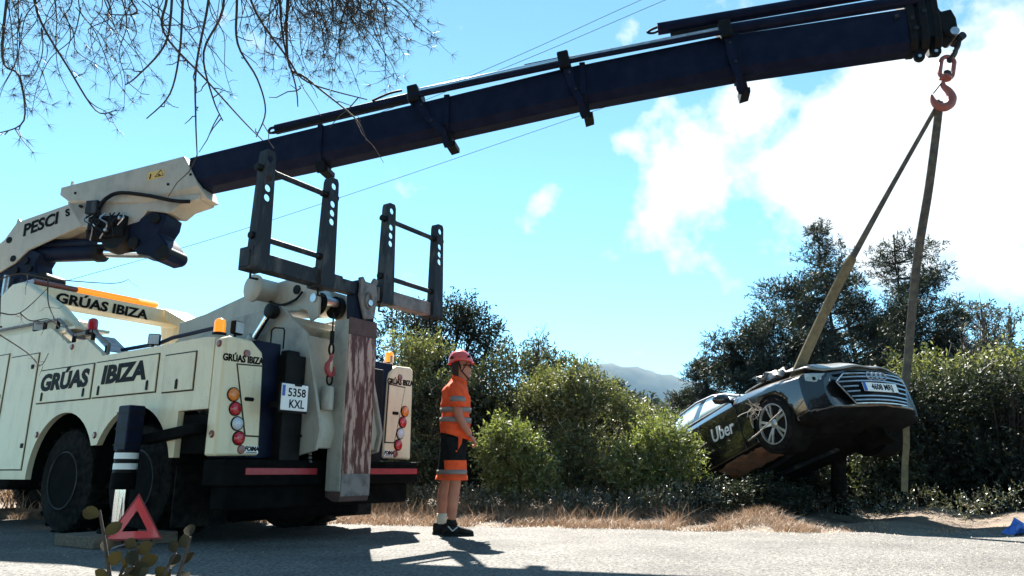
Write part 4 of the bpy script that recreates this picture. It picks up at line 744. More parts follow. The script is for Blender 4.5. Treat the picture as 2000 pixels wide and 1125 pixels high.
# body: skin modifier figure
bm = bmesh.new(); lay = bm.verts.layers.skin.verify(); vs = {}
def jt(n, co, r, rt=None):
    v = bm.verts.new(co); v[lay].radius = (r, rt if rt else r); vs[n] = v; return v
J = [('pel', (-.01, 0, .93), .13), ('wa', (.0, 0, 1.10), .125), ('ch', (.0, 0, 1.30), .135), ('nb', (.02, 0, 1.455), .075), ('nk', (.05, 0, 1.53), .058), ('hd', (.075, 0, 1.60), .06),
 ('rh', (-.005, -.095, .86), .085), ('rk', (.015, -.10, .50), .060), ('rc', (-.008, -.10, .36), .063), ('ra', (-.015, -.10, .10), .036), ('rf', (.07, -.10, .05), .034), ('rt', (.17, -.105, .035), .03),
 ('lh', (-.03, .095, .86), .085), ('lk', (-.085, .11, .50), .058), ('lc', (-.113, .11, .36), .062), ('la', (-.115, .11, .10), .036), ('lf', (-.04, .115, .05), .034), ('lt', (.06, .12, .035), .03),
 ('rs', (.0, -.19, 1.42), .062), ('re', (.03, -.245, 1.14), .045), ('rm', (.09, -.22, 1.04), .042), ('rw', (.145, -.165, .955), .029),
 ('ls', (.0, .19, 1.42), .062), ('le', (.05, .245, 1.14), .045), ('lm', (.11, .2, 1.04), .042), ('lw', (.16, .13, .955), .029)]
for n, c, r in J: jt(n, c, r)
for a, b in ('pel wa', 'wa ch', 'ch nb', 'nb nk', 'nk hd', 'pel rh', 'rh rk', 'rk rc', 'rc ra', 'ra rf', 'rf rt', 'pel lh', 'lh lk', 'lk lc', 'lc la', 'la lf', 'lf lt', 'ch rs', 'rs re', 're rm', 'rm rw', 'ch ls', 'ls le', 'le lm', 'lm lw') and [s.split() for s in ('pel wa', 'wa ch', 'ch nb', 'nb nk', 'nk hd', 'pel rh', 'rh rk', 'rk rc', 'rc ra', 'ra rf', 'rf rt', 'pel lh', 'lh lk', 'lk lc', 'lc la', 'la lf', 'lf lt', 'ch rs', 'rs re', 're rm', 'rm rw', 'ch ls', 'ls le', 'le lm', 'lm lw')]:
    bm.edges.new((vs[a], vs[b]))
vs['pel'][lay].use_root = True
me = bpy.data.meshes.new('tmp'); bm.to_mesh(me); bm.free(); o = bpy.data.objects.new('tmp', me); COL.objects.link(o)
o.modifiers.new('s', 'SKIN').use_smooth_shade = True; m_ = o.modifiers.new('u', 'SUBSURF'); m_.levels = 2; m_.render_levels = 2
dg = bpy.context.evaluated_depsgraph_get(); dg.update(); bme = bpy.data.meshes.new_from_object(o.evaluated_get(dg)); bpy.data.objects.remove(o)
mb = MB(); mb.v = [tuple(v.co) for v in bme.vertices]; mb.f = [tuple(p.vertices) for p in bme.polygons]
# head added to the same mesh: profile rings with brow, nose and chin
hr = []
for z, x0, x1, wy in ((1.50, .01, .085, .05), (1.525, .0, .115, .056), (1.545, -.005, .142, .060), (1.562, -.012, .150, .064), (1.580, -.02, .151, .067), (1.592, -.025, .147, .069), (1.606, -.03, .153, .071), (1.618, -.034, .160, .072), (1.632, -.036, .154, .073), (1.648, -.038, .146, .074), (1.665, -.04, .150, .075), (1.69, -.04, .148, .076), (1.72, -.035, .140, .074), (1.75, -.02, .12, .066), (1.77, .01, .095, .05), (1.78, .04, .07, .02)):
    ring = []
    for i in range(24):
        a = 2 * math.pi * i / 24; c, s = math.cos(a), math.sin(a); xc = (x0 + x1) / 2; hx = (x1 - x0) / 2
        front = max(0, c); yy = wy * s * (1 - .25 * front); xx = xc + hx * c
        if 1.60 < z < 1.63: xx -= (.014 if abs(s) > .25 and c > 0 else 0) * 1.0      # nose stands proud
        ring.append((xx, yy, z))
    hr.append(ring)
mb.loft(hr)
for s in (-1, 1): mb.tube([(.045, s * .072, 1.655), (.058, s * .083, 1.655), (.062, s * .085, 1.635), (.052, s * .082, 1.612), (.04, s * .074, 1.608)], [.010, .013, .012, .010, .006], 8)
# hands: palm + five bent fingers, closing on each other in front of the belt
for s in (-1, 1):
    wv = Vector((.145, s * .165 if s < 0 else .13, .955)); pa = wv + Vector((.045, -s * .03, -.055))
    mb.loft([[c + Vector((.014 * math.cos(a), .030 * k * math.sin(a), .012 * math.sin(a))) for a in (i * math.pi / 6 for i in range(12))] for c, k in ((wv, .8), (wv.lerp(pa, .5), 1.15), (pa, 1.25), (pa + Vector((.008, -s * .01, -.018)), 1.0))])
    for fi in range(4):
        b = pa + Vector((.006, (-.030 + .020 * fi), -.012)); ln = (.030, .034, .032, .025)[fi]
        mb.tube([b, b + Vector((.012, -s * .014, -ln * .75)), b + Vector((-.004, -s * .030, -ln * 1.25)), b + Vector((-.022, -s * .036, -ln * 1.2))], [.0095, .009, .0085, .006], 8)
    b = wv + Vector((.03, -s * .028, -.02)); mb.tube([b, b + Vector((.022, -s * .012, -.020)), b + Vector((.030, -s * .018, -.045))], [.011, .0105, .007], 8)
mb.build('body', 'skin', man, 60)
# shirt with sleeves and collar
def cloth(rings, name, m, parent=man, cap=False, th=.006):
    o = MB().loft(rings, cap).build(name, m, parent, 60); md = o.modifiers.new('thick', 'SOLIDIFY'); md.thickness = th; return o
tors = [(.945, .005, .158, .203, .26), (.98, .003, .156, .200, .20), (1.03, .0, .152, .196, .10), (1.10, .0, .148, .190, .04), (1.18, .002, .145, .188, 0), (1.26, .002, .147, .192, 0), (1.33, .0, .146, .198, 0), (1.40, -.004, .136, .200, 0), (1.44, .0, .118, .180, 0), (1.47, .008, .098, .135, 0), (1.495, .018, .082, .095, .1), (1.515, .026, .072, .076, .25)]
rn = random.Random(2)
TA = np.array(tors); zz_ = np.linspace(.945, 1.515, 44); tori = [(z, *[np.interp(z, TA[:, 0], TA[:, k]) for k in (1, 2, 3, 4)]) for z in zz_]
def crease(a, z): return (.0065 * math.sin(34 * z + 3.1 * math.sin(a * 2 + 1)) + .005 * math.sin(61 * z + 5 * a) * math.sin(2 * a + 9 * z) + .004 * math.sin(5 * a + 17 * z)) * min(1, (1.50 - z) * 9)
shirt = cloth([[p + Vector((math.cos(2 * math.pi * i / 40), math.sin(2 * math.pi * i / 40), 0)) * crease(2 * math.pi * i / 40, z) for i, p in enumerate(ell((x, 0, z), rx, ry, 40, t))] for z, x, rx, ry, t in tori], 'shirt', 'hivis')
cloth([ell((.034, 0, 1.500), .078, .082, 20, .45), ell((.040, 0, 1.535), .070, .074, 20, .45), ell((.036, 0, 1.525), .080, .082, 20, .5)], 'collar', 'hivis', shirt)
for s in (-1, 1):
    ex = .03 if s < 0 else .05
    cloth([[Vector((ex * t + (.075 - .012 * t) * math.cos(a) * k, s * (.175 + .065 * t) + (.055) * math.sin(a) * k, 1.455 - .23 * t + .03 * s * math.sin(a) * (1 - t))) for a in (i * math.pi / 9 for i in range(18))] for t, k in ((0, .55), (.08, .92), (.25, 1.08), (.5, 1.1), (.75, 1.08), (1.0, 1.10))], 'sleeve', 'hivis', shirt)
    cloth([[Vector((ex * t + (.079 - .012 * t) * math.cos(a) * 1.09, s * (.175 + .065 * t) + .058 * math.sin(a) * 1.08, 1.455 - .23 * t + .03 * s * math.sin(a) * (1 - t))) for a in (i * math.pi / 9 for i in range(18))] for t in (.60, .80)], 'sleeve_stripe', 'reflect', shirt)
for z in (1.205, 1.105):
    def rr(zz): 
        x = np.interp(zz, [t[0] for t in tors], [t[1] for t in tors]); rx = np.interp(zz, [t[0] for t in tors], [t[2] for t in tors]); ry = np.interp(zz, [t[0] for t in tors], [t[3] for t in tors]); tl_ = np.interp(zz, [t[0] for t in tors], [t[4] for t in tors]); return ell((x, 0, zz), rx + .014, ry + .014, 28, tl_)
    cloth([rr(z - .025), rr(z + .025)], 'chest_stripe', 'reflect', shirt, False, .003)
# shorts: pelvis and two legs
sho = MB()
sho.loft([ell((-.005, 0, 1.02), .128, .172, 24), ell((-.008, 0, .95), .134, .178, 24), ell((-.012, 0, .86), .140, .186, 24), ell((-.012, 0, .80), .13, .17, 24)], True)
for s, kx in ((-1, .018), (1, -.075)):
    x0 = -.008 if s < 0 else -.03
    sho.loft([ell((x0 + (kx - x0) * t, s * (.095 + .012 * t), .88 - .35 * t), .115 - .012 * t + (.012 if t > .9 else 0), .098 - .002 * t, 20) for t in (0, .2, .4, .6, .8, 1.0)], True)
shorts = sho.build('shorts', 'shorts', man, 60)
for s, kx in ((-1, .018), (1, -.075)):
    x0 = -.008 if s < 0 else -.03; rg = lambda t, g, hx=0: ell((x0 + (kx - x0) * t + hx, s * (.095 + .012 * t), .88 - .35 * t), .115 - .012 * t + g, .098 - .002 * t + g, 20)
    cloth([rg(.85, .006), rg(1.0, .014), rg(1.02, .016)], 'shorts_hem_panel', 'hivis', shorts); cloth([rg(.74, .008), rg(.86, .009)], 'shorts_stripe', 'reflect', shorts, False, .003)
    fr = [[p for p in rg(t, .006)] for t in (.48, .6, .745)]; half = [[r[i % 20] for i in (range(-9, 4) if s < 0 else range(-3, 10))] for r in fr]
    o = MB().loft(half, False, False).build('thigh_panel', 'hivis', shorts, 60)
MB().ribbon([(.050, -.196, .935), (.045, -.203, .88), (.015, -.205, .79)], [.05, .05, .012], (1, 0, 0), .004).build('pocket_flash', 'hivis', shorts, 20)
MB().box((-.02, -.205, .87), (.11, .03, .13)).build('holster_pocket', 'shorts', shorts, 0, .012)
# socks and shoes
for s, ax in ((-1, -.015), (1, -.118)):
    y = s * .105; 
    cloth([ell((ax, y, .10), .052, .045, 16), ell((ax - .002, y, .15), .046, .041, 16), ell((ax, y, .20 if s > 0 else .13), .048, .043, 16)], 'sock', 'sock' if s > 0 else 'shoe', man)
    sh_ = MB().loft([[Vector((ax + x, y + wy * math.cos(a) * 1.0, z0 + (zt - z0) * (.5 + .5 * math.sin(a)) )) for a in (i * math.pi / 8 for i in range(16))] for x, wy, z0, zt in ((-.085, .022, .02, .09), (-.075, .038, .012, .115), (-.03, .042, .01, .125), (.03, .043, .01, .115), (.09, .047, .01, .088), (.15, .048, .01, .072), (.19, .040, .012, .058), (.212, .020, .018, .040))]).build('shoe', 'shoe', man, 60)
    MB().loft([[Vector((ax + x, y + wy * t, z)) for t, z in ((-1, .0), (1, .0), (1, .022), (-1, .022))] for x, wy in ((-.09, .03), (-.07, .045), (0, .049), (.10, .054), (.17, .050), (.215, .026))]).build('sole', 'shoe', sh_, 20, .006)
    for dx, dz in ((.045, .0), (-.045, .01)): MB().tube([(ax + .01, y + s * .046 if s > 0 else y - .046, .05), (ax + .01 + dx, y + (.046 if s > 0 else -.044), .085 + dz)], .006, 6).build('shoe_flash', 'shoetrim', sh_)
# helmet, strap, glasses, hair
prof = []
for z, x0, x1, wy in ((1.690, -.082, .172, .108), (1.705, -.086, .178, .113), (1.735, -.083, .165, .113), (1.77, -.070, .145, .103), (1.80, -.045, .118, .083), (1.822, -.010, .085, .052), (1.832, .03, .05, .012)):
    prof.append([Vector(((x0 + x1) / 2 + (x1 - x0) / 2 * math.cos(a), wy * math.sin(a), z + (.020 * (abs(math.sin(a)) ** 2) if z < 1.72 else 0) - (.014 if z < 1.72 and math.cos(a) < -.5 else 0))) for a in (2 * math.pi * i / 32 for i in range(32))])
hel = MB().loft(prof, True).build('helmet', 'helmet', man, 60)
MB().loft([[Vector((.135 + .062 * k * math.cos(a), .098 * math.sin(a) * (1 - .1 * k), 1.705 - .018 * k)) for a in (-1.2 + 2.4 * i / 12 for i in range(13))] for k in (0, .5, 1)], False, False).build('helmet_peak', 'helmet', hel, 60)
MB().tube([Vector((.045 + .132 * math.cos(a), .114 * math.sin(a), 1.695 + .020 * math.sin(a) ** 2 - (.014 if math.cos(a) < -.5 else 0))) for a in (2 * math.pi * i / 32 for i in range(32))], .006, 6, loop=True).build('helmet_rim', 'helmet', hel)
for s in (-1, 1):
    for x, z in ((-.05, 1.735), (.128, 1.752)): MB().prism([(x - .022, z - .012), (x + .024, z - .012), (x + .004, z + .020)], 'y', s * .085, s * (.104 if x < 0 else .092)).build('helmet_vent', 'letter', hel, 0)
    MB().tube([(.02, s * .088, 1.70), (.055, s * .086, 1.60), (.12, s * .05, 1.535), (.128, 0, 1.53)], .006, 6).build('chin_strap', 'letter', hel)
    MB().tube([(.11, s * .086, 1.69), (.06, s * .087, 1.60)], .005, 6).build('chin_strap', 'letter', hel)
    MB().tube([(.152, s * .05, 1.662), (.10, s * .078, 1.664), (.04, s * .082, 1.66)], .005, 6).build('glasses_arm', 'letter', hel)
MB().loft([[Vector((.132 + .028 * math.cos(a * .9), .062 * math.sin(a), z)) for a in (-1.3 + 2.6 * i / 12 for i in range(13))] for z in (1.643, 1.66, 1.678)], False, False).build('glasses_lens', 'letter', hel, 60)
cloth([[Vector((.03 + rx * math.cos(a), ry * math.sin(a), z)) for a in (R(75) + R(210) * i / 16 for i in range(17))] for z, rx, ry in ((1.565, .058, .058), (1.60, .072, .072), (1.65, .078, .080), (1.70, .08, .082))], 'hair', 'hair', man, False, .008) if False else MB().loft([[Vector((.03 + rx * math.cos(a), ry * math.sin(a), z)) for a in (R(95) + R(170) * i / 16 for i in range(17))] for z, rx, ry in ((1.555, .056, .054), (1.60, .075, .073), (1.65, .080, .081), (1.70, .082, .084))], False, False).build('hair', 'hair', man, 60)
# ================================================================ small things on the road
tri = thing('warning_triangle', 'red reflective warning triangle standing in front of the outrigger pad', 'triangle', (-3.10, 6.28, .006), R(28))
to = [Vector((-.19, 0, .075)), Vector((.19, 0, .075)), Vector((0, .02, .405))]; cen = (to[0] + to[1] + to[2]) / 3
def trir(k0, k1, y0, y1, n, m):
    a = [cen + (p - cen) * k0 for p in to]; b = [cen + (p - cen) * k1 for p in to]; mb = MB(); off = lambda p, y: p + Vector((0, y, 0))
    vs_ = [off(p, y) for y in (y0, y1) for p in a + b]
    mb.add(vs_, [(i, (i + 1) % 3, 3 + (i + 1) % 3, 3 + i) for i in range(3)] + [(6 + i, 9 + i, 9 + (i + 1) % 3, 6 + (i + 1) % 3) for i in range(3)] + [(i, 6 + i, 6 + (i + 1) % 3, (i + 1) % 3) for i in range(3)] + [(3 + i, 3 + (i + 1) % 3, 9 + (i + 1) % 3, 9 + i) for i in range(3)])
    return mb.build(n, m, tri, 0)
trir(1.0, .50, -.008, .004, 'reflector_frame', 'tri'); trir(1.12, .98, -.004, .008, 'outer_frame', 'trired')
for s in (-1, 1): MB().tube([(0, .01, .05), (s * .17, s * .13, .008)], .007, 6).build('stand_leg', 'alu', tri)
MB().box((0, .01, .052), (.06, .03, .03)).build('stand_hub', 'letter', tri, 0)
pad = MB(); 
pd = thing('timber_pad', 'dark timber block under the outrigger foot', 'block', (-3.402, 6.605, .006), R(57))
for k in range(3): MB().box((-.25 + .25 * k, 0, .048), (.235, .62, .092)).build('plank', 'wood', pd, 0, .008)
rn = random.Random(8)
bag = MB(); rr = []
for i in range(7):
    h = .075 * math.sin(math.pi * (i + .3) / 6.6); rr.append([(-.16 + .053 * i + rn.uniform(-.012, .012), .07 * math.cos(a) * (.6 + rn.random() * .5), .006 + max(0, h * (1 + math.sin(a)) * (.6 + .5 * rn.random()))) for a in (j * math.pi / 5 for j in range(10))])
b = bag.loft(rr).build('plastic_bag', 'bluebag', None, 25, 0, Matrix.Translation((0, 0, 0))); b.location = (5.05, 7.62, .0); b.rotation_euler[2] = .4
tag(b, 'crumpled blue plastic bag lying at the road edge', 'bag')
# ================================================================ winch hook hanging from the recovery boom
wh = thing('tow_hook', 'small red winch hook hanging on a chain beside the rusty column', 'hook', TM @ Vector((-.30, -.30, 1.5)), PH)
def wb(mb, n, m, s=40): return mb.build(n, m, wh, s, 0, Matrix.Translation((.30, .30, -1.5)))
wb(MB().cyl((-.30, -.30, 2.10), (-.30, -.30, 1.86), .009, seg=6), 'rope', 'black'); wb(MB().cyl((-.30, -.30, 1.92), (-.30, -.30, 1.80), .022, seg=10), 'rope_sleeve', 'black')
wb(MB().tube([(-.30 + .028 * math.cos(a), -.30, 1.745 + .055 * math.sin(a)) for a in (i * math.pi / 8 for i in range(16))], .012, 6, loop=True), 'thimble', 'black')
wb(MB().tube(smoothpath([(-.30, -.30, 1.70), (-.30, -.30, 1.65), (-.335, -.30, 1.60), (-.34, -.30, 1.545), (-.30, -.30, 1.50), (-.255, -.30, 1.52), (-.25, -.30, 1.58)], 4), [.018] * 8 + [.026] * 9 + [.02] * 4 + [.012] * 4, 10), 'hook', 'hookred2')
wb(MB().tube([(-.30 + .034 * math.cos(a), -.30, 1.455 + .05 * math.sin(a)) for a in (i * math.pi / 8 for i in range(16))], .010, 6, loop=True), 'ring', 'black')
wb(MB().lathe([(.055, 0), (.06, .02), (.06, .20), (.05, .22), (0, .22)], (-.30, -.285, 1.17), (0, 0, 1), 16), 'hook_stowage', 'grey')
# ================================================================ vegetation generators
def unit(a): return a / np.maximum(np.linalg.norm(a, axis=-1, keepdims=True), 1e-9)
def leaves(P, D, L, nl, ll, lw, rg, spread=.9, fold=.25):
    n = len(P); t = np.tile(np.linspace(.15, 1, nl), (n, 1)) + rg.uniform(-.04, .04, (n, nl))
    B = P[:, None] + D[:, None] * (L[:, None] * t)[..., None]; rnd = unit(rg.normal(size=(n, nl, 3)))
    dirn = unit(D[:, None] * .7 + rnd * spread); sidev = unit(np.cross(dirn, unit(rg.normal(size=(n, nl, 3))))); nrm = np.cross(dirn, sidev)
    s = rg.uniform(.65, 1.25, (n, nl, 1)); l = dirn * ll * s; w_ = sidev * lw * .5 * s
    m = B + l * .45; V = np.stack([B, m + w_ - nrm * lw * fold, B + l, m - w_ - nrm * lw * fold], 2).reshape(-1, 3)
    return V, np.arange(len(V)).reshape(-1, 4)
def sfun(P, k, ph): return np.sin(P[:, 0] * k + ph) + np.sin(P[:, 1] * k * 1.13 + ph * 2) + np.sin(P[:, 2] * k * .93 + ph * 3)
def crown_pts(lumps, n, rg, shell=.45, gap=.55, k=7):
    lumps = np.array(lumps, float); wt = np.prod(lumps[:, 3:6], 1) ** .75; out_ = []; nrm = []; tot = 0
    while tot < n:
        m = n; i = rg.choice(len(lumps), m, p=wt / wt.sum()); d = unit(rg.normal(size=(m, 3))); r = shell + (1 - shell) * rg.random((m, 1)) ** .6; r = np.where(rg.random((m, 1)) < .05, r * rg.uniform(1, 1.28, (m, 1)), r)
        wob = 1 + .22 * np.sin(d[:, :1] * 5 + i[:, None]) * np.sin(d[:, 2:] * 6 + i[:, None] * 2); P = lumps[i, :3] + d * r * lumps[i, 3:6] * wob
        ok = (sfun(P, k, 1.3) > -gap * 1.6) & (P[:, 2] > .03); out_.append(P[ok]); nrm.append(d[ok]); tot += ok.sum()
    return np.concatenate(out_)[:n], np.concatenate(nrm)[:n]
def stems(lumps, rg, r0=.03, nsec=40, pts=None, base=.12):
    mb = MB(); rr = random.Random(int(rg.integers(1e6)))
    for l in lumps:
        c = Vector(l[:3]); b = Vector((rr.uniform(-base, base), rr.uniform(-base, base), -.05)); mid = b.lerp(c, .5) + Vector((rr.uniform(-.1, .1), rr.uniform(-.1, .1), .05))
        path = smoothpath([b, mid, c], 4); mb.tube(path, [r0 * (1 - .6 * i / (len(path) - 1)) for i in range(len(path))], 6)
        for k in range(int(nsec / len(lumps))):
            a = path[rr.randrange(len(path) // 2, len(path))]; d = Vector((rr.gauss(0, 1) * l[3], rr.gauss(0, 1) * l[4], rr.gauss(.3, .8) * l[5])) * .75; e = c + d * .8
            mb.tube([a, a.lerp(e, .5) + Vector((rr.uniform(-.06, .06), rr.uniform(-.06, .06), .03)), e], [r0 * .32, r0 * .22, r0 * .1], 4)
    return mb
def bush_mesh(lumps, ntw, nl, ll, lw, tl, seed, shell=.40, gap=.22, up=.35, k=7, spread=.9):
    rg = np.random.default_rng(seed); P, Nn = crown_pts(lumps, ntw, rg, shell, gap, k)
    D = unit(Nn * .7 + rg.normal(size=P.shape) * .45 + np.array([0, 0, up])); L = rg.uniform(.6, 1.3, len(P)) * tl
    V, F = leaves(P, D, L, nl, ll, lw, rg, spread); return V, F, rg
PROTO = {}
def dead_twigs(o, lumps, rg, n):
    mb = MB(); r_ = random.Random(int(rg.integers(1e6)))
    for k in range(n):
        l = lumps[r_.randrange(len(lumps))]; d = Vector((r_.gauss(0, 1), r_.gauss(0, 1) - .5, r_.gauss(.4, .7))).normalized(); c = Vector(l[:3]); a = c + Vector((d.x * l[3], d.y * l[4], d.z * l[5])) * .5; e = c + Vector((d.x * l[3], d.y * l[4], d.z * l[5])) * r_.uniform(1.0, 1.3); m = a.lerp(e, .55) + Vector((r_.uniform(-.04, .04), r_.uniform(-.04, .04), .03)); mb.tube([a, m, e], [.006, .004, .002], 4)
        for q in range(2): mb.tube([m, m + Vector((r_.uniform(-.12, .12), r_.uniform(-.1, .1), r_.uniform(.0, .16)))], [.003, .0015], 4)
    tag(mb.build('dead_twig', 'palewood', o, 50), kind='stuff')
def plant(name, label, cat, loc, lumps, ntw, nl, ll, lw, tl, seed, leaf, sc=1, rz=0, r0=.03, nsec=40, group=None, part='crown', **k):
    V, F, rg = bush_mesh(lumps, ntw, nl, ll, lw, tl, seed, **k)
    o = thing(name, label, cat, loc, rz, group); o.scale = (sc, sc, sc); link(part, npmesh(part, V, F), leaf, o, 0); stems(lumps, rg, r0, nsec).build('stem' if part == 'foliage' else 'trunk', 'twig', o, 50); dead_twigs(o, lumps, rg, 16); return o
def pine_tree(name, label, loc, H, rad, seed, leaf='lf_pine', z0=.22, openness=1., ll=.11, lw=.022, rz=0, pw=.8, dens=1., group=None, round_=0):
    rg = np.random.default_rng(seed); rr = random.Random(seed); o = thing(name, label, 'tree', loc, rz, group); tr = MB()
    tp = [Vector((.05 * math.sin(i * 1.3 + seed), .05 * math.cos(i * 1.7 + seed), H * i / 8 - .1)) for i in range(9)]; tr.tube(tp, [max(.02, .016 * H * (1 - i / 8.6)) for i in range(9)], 8); lumps = []
    z = H * z0
    while z < H * .97:
        f = (z / H - z0) / (1 - z0); env = (math.sin(math.pi * min(1, .25 + .75 * f)) ** .6 if round_ else min(1, (1 - f) * 2.1) ** .85 * (.8 + .2 * math.sin(z * 3.1 + seed)) + .05); nb_ = rr.choice((3, 4, 4, 5))
        for b in range(nb_):
            a = rr.uniform(0, 6.28); L = rad * env * rr.uniform(.55, 1.15); e = Vector((math.cos(a) * L, math.sin(a) * L, z + L * rr.uniform(.10, .5))); s = Vector((0, 0, z)); m = s.lerp(e, .5) + Vector((0, 0, -.06 * L))
            tr.tube([s, m, e], [.008 * H * (1 - f * .7), .005 * H * (1 - f * .6), .004], 5)
            for t in np.linspace(.45, 1.02, max(2, int(L * 4.2 * dens))):
                p = s.lerp(m, t * 2) if t < .5 else m.lerp(e, t * 2 - 1); q = .11 + .14 * L * rr.uniform(.5, 1.3); lumps.append((p.x + rr.uniform(-.1, .1), p.y + rr.uniform(-.1, .1), p.z + rr.uniform(-.02, .12), q * 1.25, q * 1.25, q * .85))
        z += H * .062 * openness * rr.uniform(.75, 1.25)
    lumps.append((0, 0, H * .97, .09, .09, .2))
    P, Nn = crown_pts(lumps, int(len(lumps) * 34 * dens), rg, .25, .9, 9); D = unit(Nn * .6 + rg.normal(size=P.shape) * .4 + np.array([0, 0, .4]))
    V, F = leaves(P, D, np.full(len(P), ll * 1.3), 7, ll, lw, rg, .75); link('crown', npmesh('crown', V, F), leaf, o, 0); tr.build('trunk', 'bark', o, 50); return o
# ================================================================ roadside bushes (each placed where it stands)
plant('leafy_bush', 'large light green leafy bush between the worker and the black car', 'bush', (.85, 11.3, 0), [(0, 0, 1.0, .80, .55, .80), (-.5, -.15, .80, .52, .45, .65), (.55, -.1, .75, .52, .5, .62), (.12, 0, 1.50, .42, .38, .36), (.45, .1, 1.35, .35, .35, .3), (-.25, 0, 1.40, .35, .3, .3), (.85, .0, 1.05, .3, .3, .35), (-.85, 0, 1.0, .25, .25, .4), (.2, 0, 1.75, .16, .16, .22)], 4300, 9, .046, .019, .19, 21, 'lf_light', 1.15, nsec=60)
plant('low_shrub', 'low yellow-green shrub just in front of the large leafy bush, beside the worker', 'bush', (.0, 10.3, 0), [(0, 0, .62, .36, .32, .45), (-.15, -.05, .85, .24, .22, .25), (.22, 0, .45, .3, .28, .36)], 1300, 9, .052, .019, .18, 22, 'lf_bright', 1.13, nsec=30, r0=.018)
plant('low_shrub', 'yellow-green shrub growing up in front of the tail end of the black car', 'bush', (2.02, 10.3, 0), [(0, 0, .60, .42, .36, .48), (.12, -.05, .92, .26, .22, .24), (-.28, 0, .55, .34, .3, .4), (.38, .1, .75, .2, .22, .26)], 1500, 9, .052, .019, .18, 23, 'lf_bright', 1.1, nsec=30, r0=.018)
plant('tall_bush', 'tall yellow-green bush behind the truck tail lamps', 'bush', (-1.65, 12.1, 0), [(0, 0, 1.5, .62, .55, 1.0), (-.35, -.1, 1.1, .5, .5, .8), (.25, 0, 2.1, .38, .36, .45), (.4, -.1, 1.2, .42, .4, .7)], 2600, 8, .065, .026, .22, 24, 'lf_light', 1.08, nsec=50)
plant('dark_tree', 'tall dark-leaved tree behind the yellow-green bush and the truck crossbar', 'tree', (-1.75, 14.2, 0), [(0, 0, 2.2, .85, .8, .9), (.75, 0, 2.6, .6, .6, .75), (-.7, .1, 2.5, .7, .6, .8), (.35, 0, 3.3, .5, .45, .5), (1.0, .1, 3.35, .32, .3, .45), (-.35, 0, 3.3, .5, .45, .45), (.75, 0, 3.75, .22, .2, .3), (1.25, 0, 2.9, .3, .3, .5)], 3000, 8, .085, .030, .28, 25, 'lf_dark', r0=.06, nsec=90, shell=.25, gap=.35, k=5)
plant('dark_bush', 'rounded dark bush behind the large leafy bush', 'bush', (.55, 13.0, 0), [(0, 0, 1.4, .85, .7, .9), (-.4, 0, 1.9, .5, .5, .6), (.35, 0, 2.05, .45, .45, .5), (0, 0, 2.4, .28, .28, .3)], 2100, 8, .075, .028, .22, 26, 'lf_mid', nsec=50)
plant('sparse_shrub', 'thin twiggy shrub with sparse leaves rising behind the worker helmet', 'bush', (.05, 12.4, 0), [(-.35, 0, 1.9, .30, .3, .6), (.25, 0, 2.2, .22, .2, .55), (.42, 0, 2.75, .12, .12, .3), (-.15, 0, 2.4, .2, .2, .4), (-.6, 0, 1.6, .4, .4, .6)], 620, 7, .065, .026, .16, 27, 'lf_mid', nsec=70, r0=.028, shell=.1)
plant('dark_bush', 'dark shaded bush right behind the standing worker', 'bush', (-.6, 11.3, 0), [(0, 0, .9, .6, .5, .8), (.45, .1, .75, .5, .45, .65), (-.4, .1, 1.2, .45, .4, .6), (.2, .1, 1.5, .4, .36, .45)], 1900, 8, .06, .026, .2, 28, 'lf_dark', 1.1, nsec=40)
plant('dark_bush', 'low dark bush under the right end of the truck bumper', 'bush', (-1.75, 11.0, 0), [(0, 0, .55, .55, .5, .5), (-.5, .1, .5, .5, .4, .45), (.4, 0, .45, .45, .4, .4)], 1300, 8, .055, .024, .18, 29, 'lf_mid', 1.12, nsec=30)
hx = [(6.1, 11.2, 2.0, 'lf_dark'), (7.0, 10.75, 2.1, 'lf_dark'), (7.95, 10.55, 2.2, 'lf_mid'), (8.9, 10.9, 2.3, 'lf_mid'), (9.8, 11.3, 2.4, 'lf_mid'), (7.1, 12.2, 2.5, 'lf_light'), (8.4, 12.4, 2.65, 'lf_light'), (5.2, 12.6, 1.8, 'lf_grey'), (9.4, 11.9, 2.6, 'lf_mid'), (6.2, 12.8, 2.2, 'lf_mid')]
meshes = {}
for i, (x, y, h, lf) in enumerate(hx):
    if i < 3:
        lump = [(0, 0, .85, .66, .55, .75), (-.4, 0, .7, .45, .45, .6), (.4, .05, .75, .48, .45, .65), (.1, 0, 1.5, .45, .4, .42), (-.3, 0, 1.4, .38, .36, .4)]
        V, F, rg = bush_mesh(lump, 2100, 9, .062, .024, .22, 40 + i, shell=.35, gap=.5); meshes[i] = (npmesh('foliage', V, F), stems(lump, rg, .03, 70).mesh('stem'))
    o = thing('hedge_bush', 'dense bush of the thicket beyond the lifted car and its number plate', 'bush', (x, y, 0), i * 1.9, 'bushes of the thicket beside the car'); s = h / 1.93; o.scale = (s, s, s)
    me = meshes[i % 3][0].copy(); link('foliage', me, lf, o, 0); link('stem', meshes[i % 3][1].copy(), 'twig', o, 50)
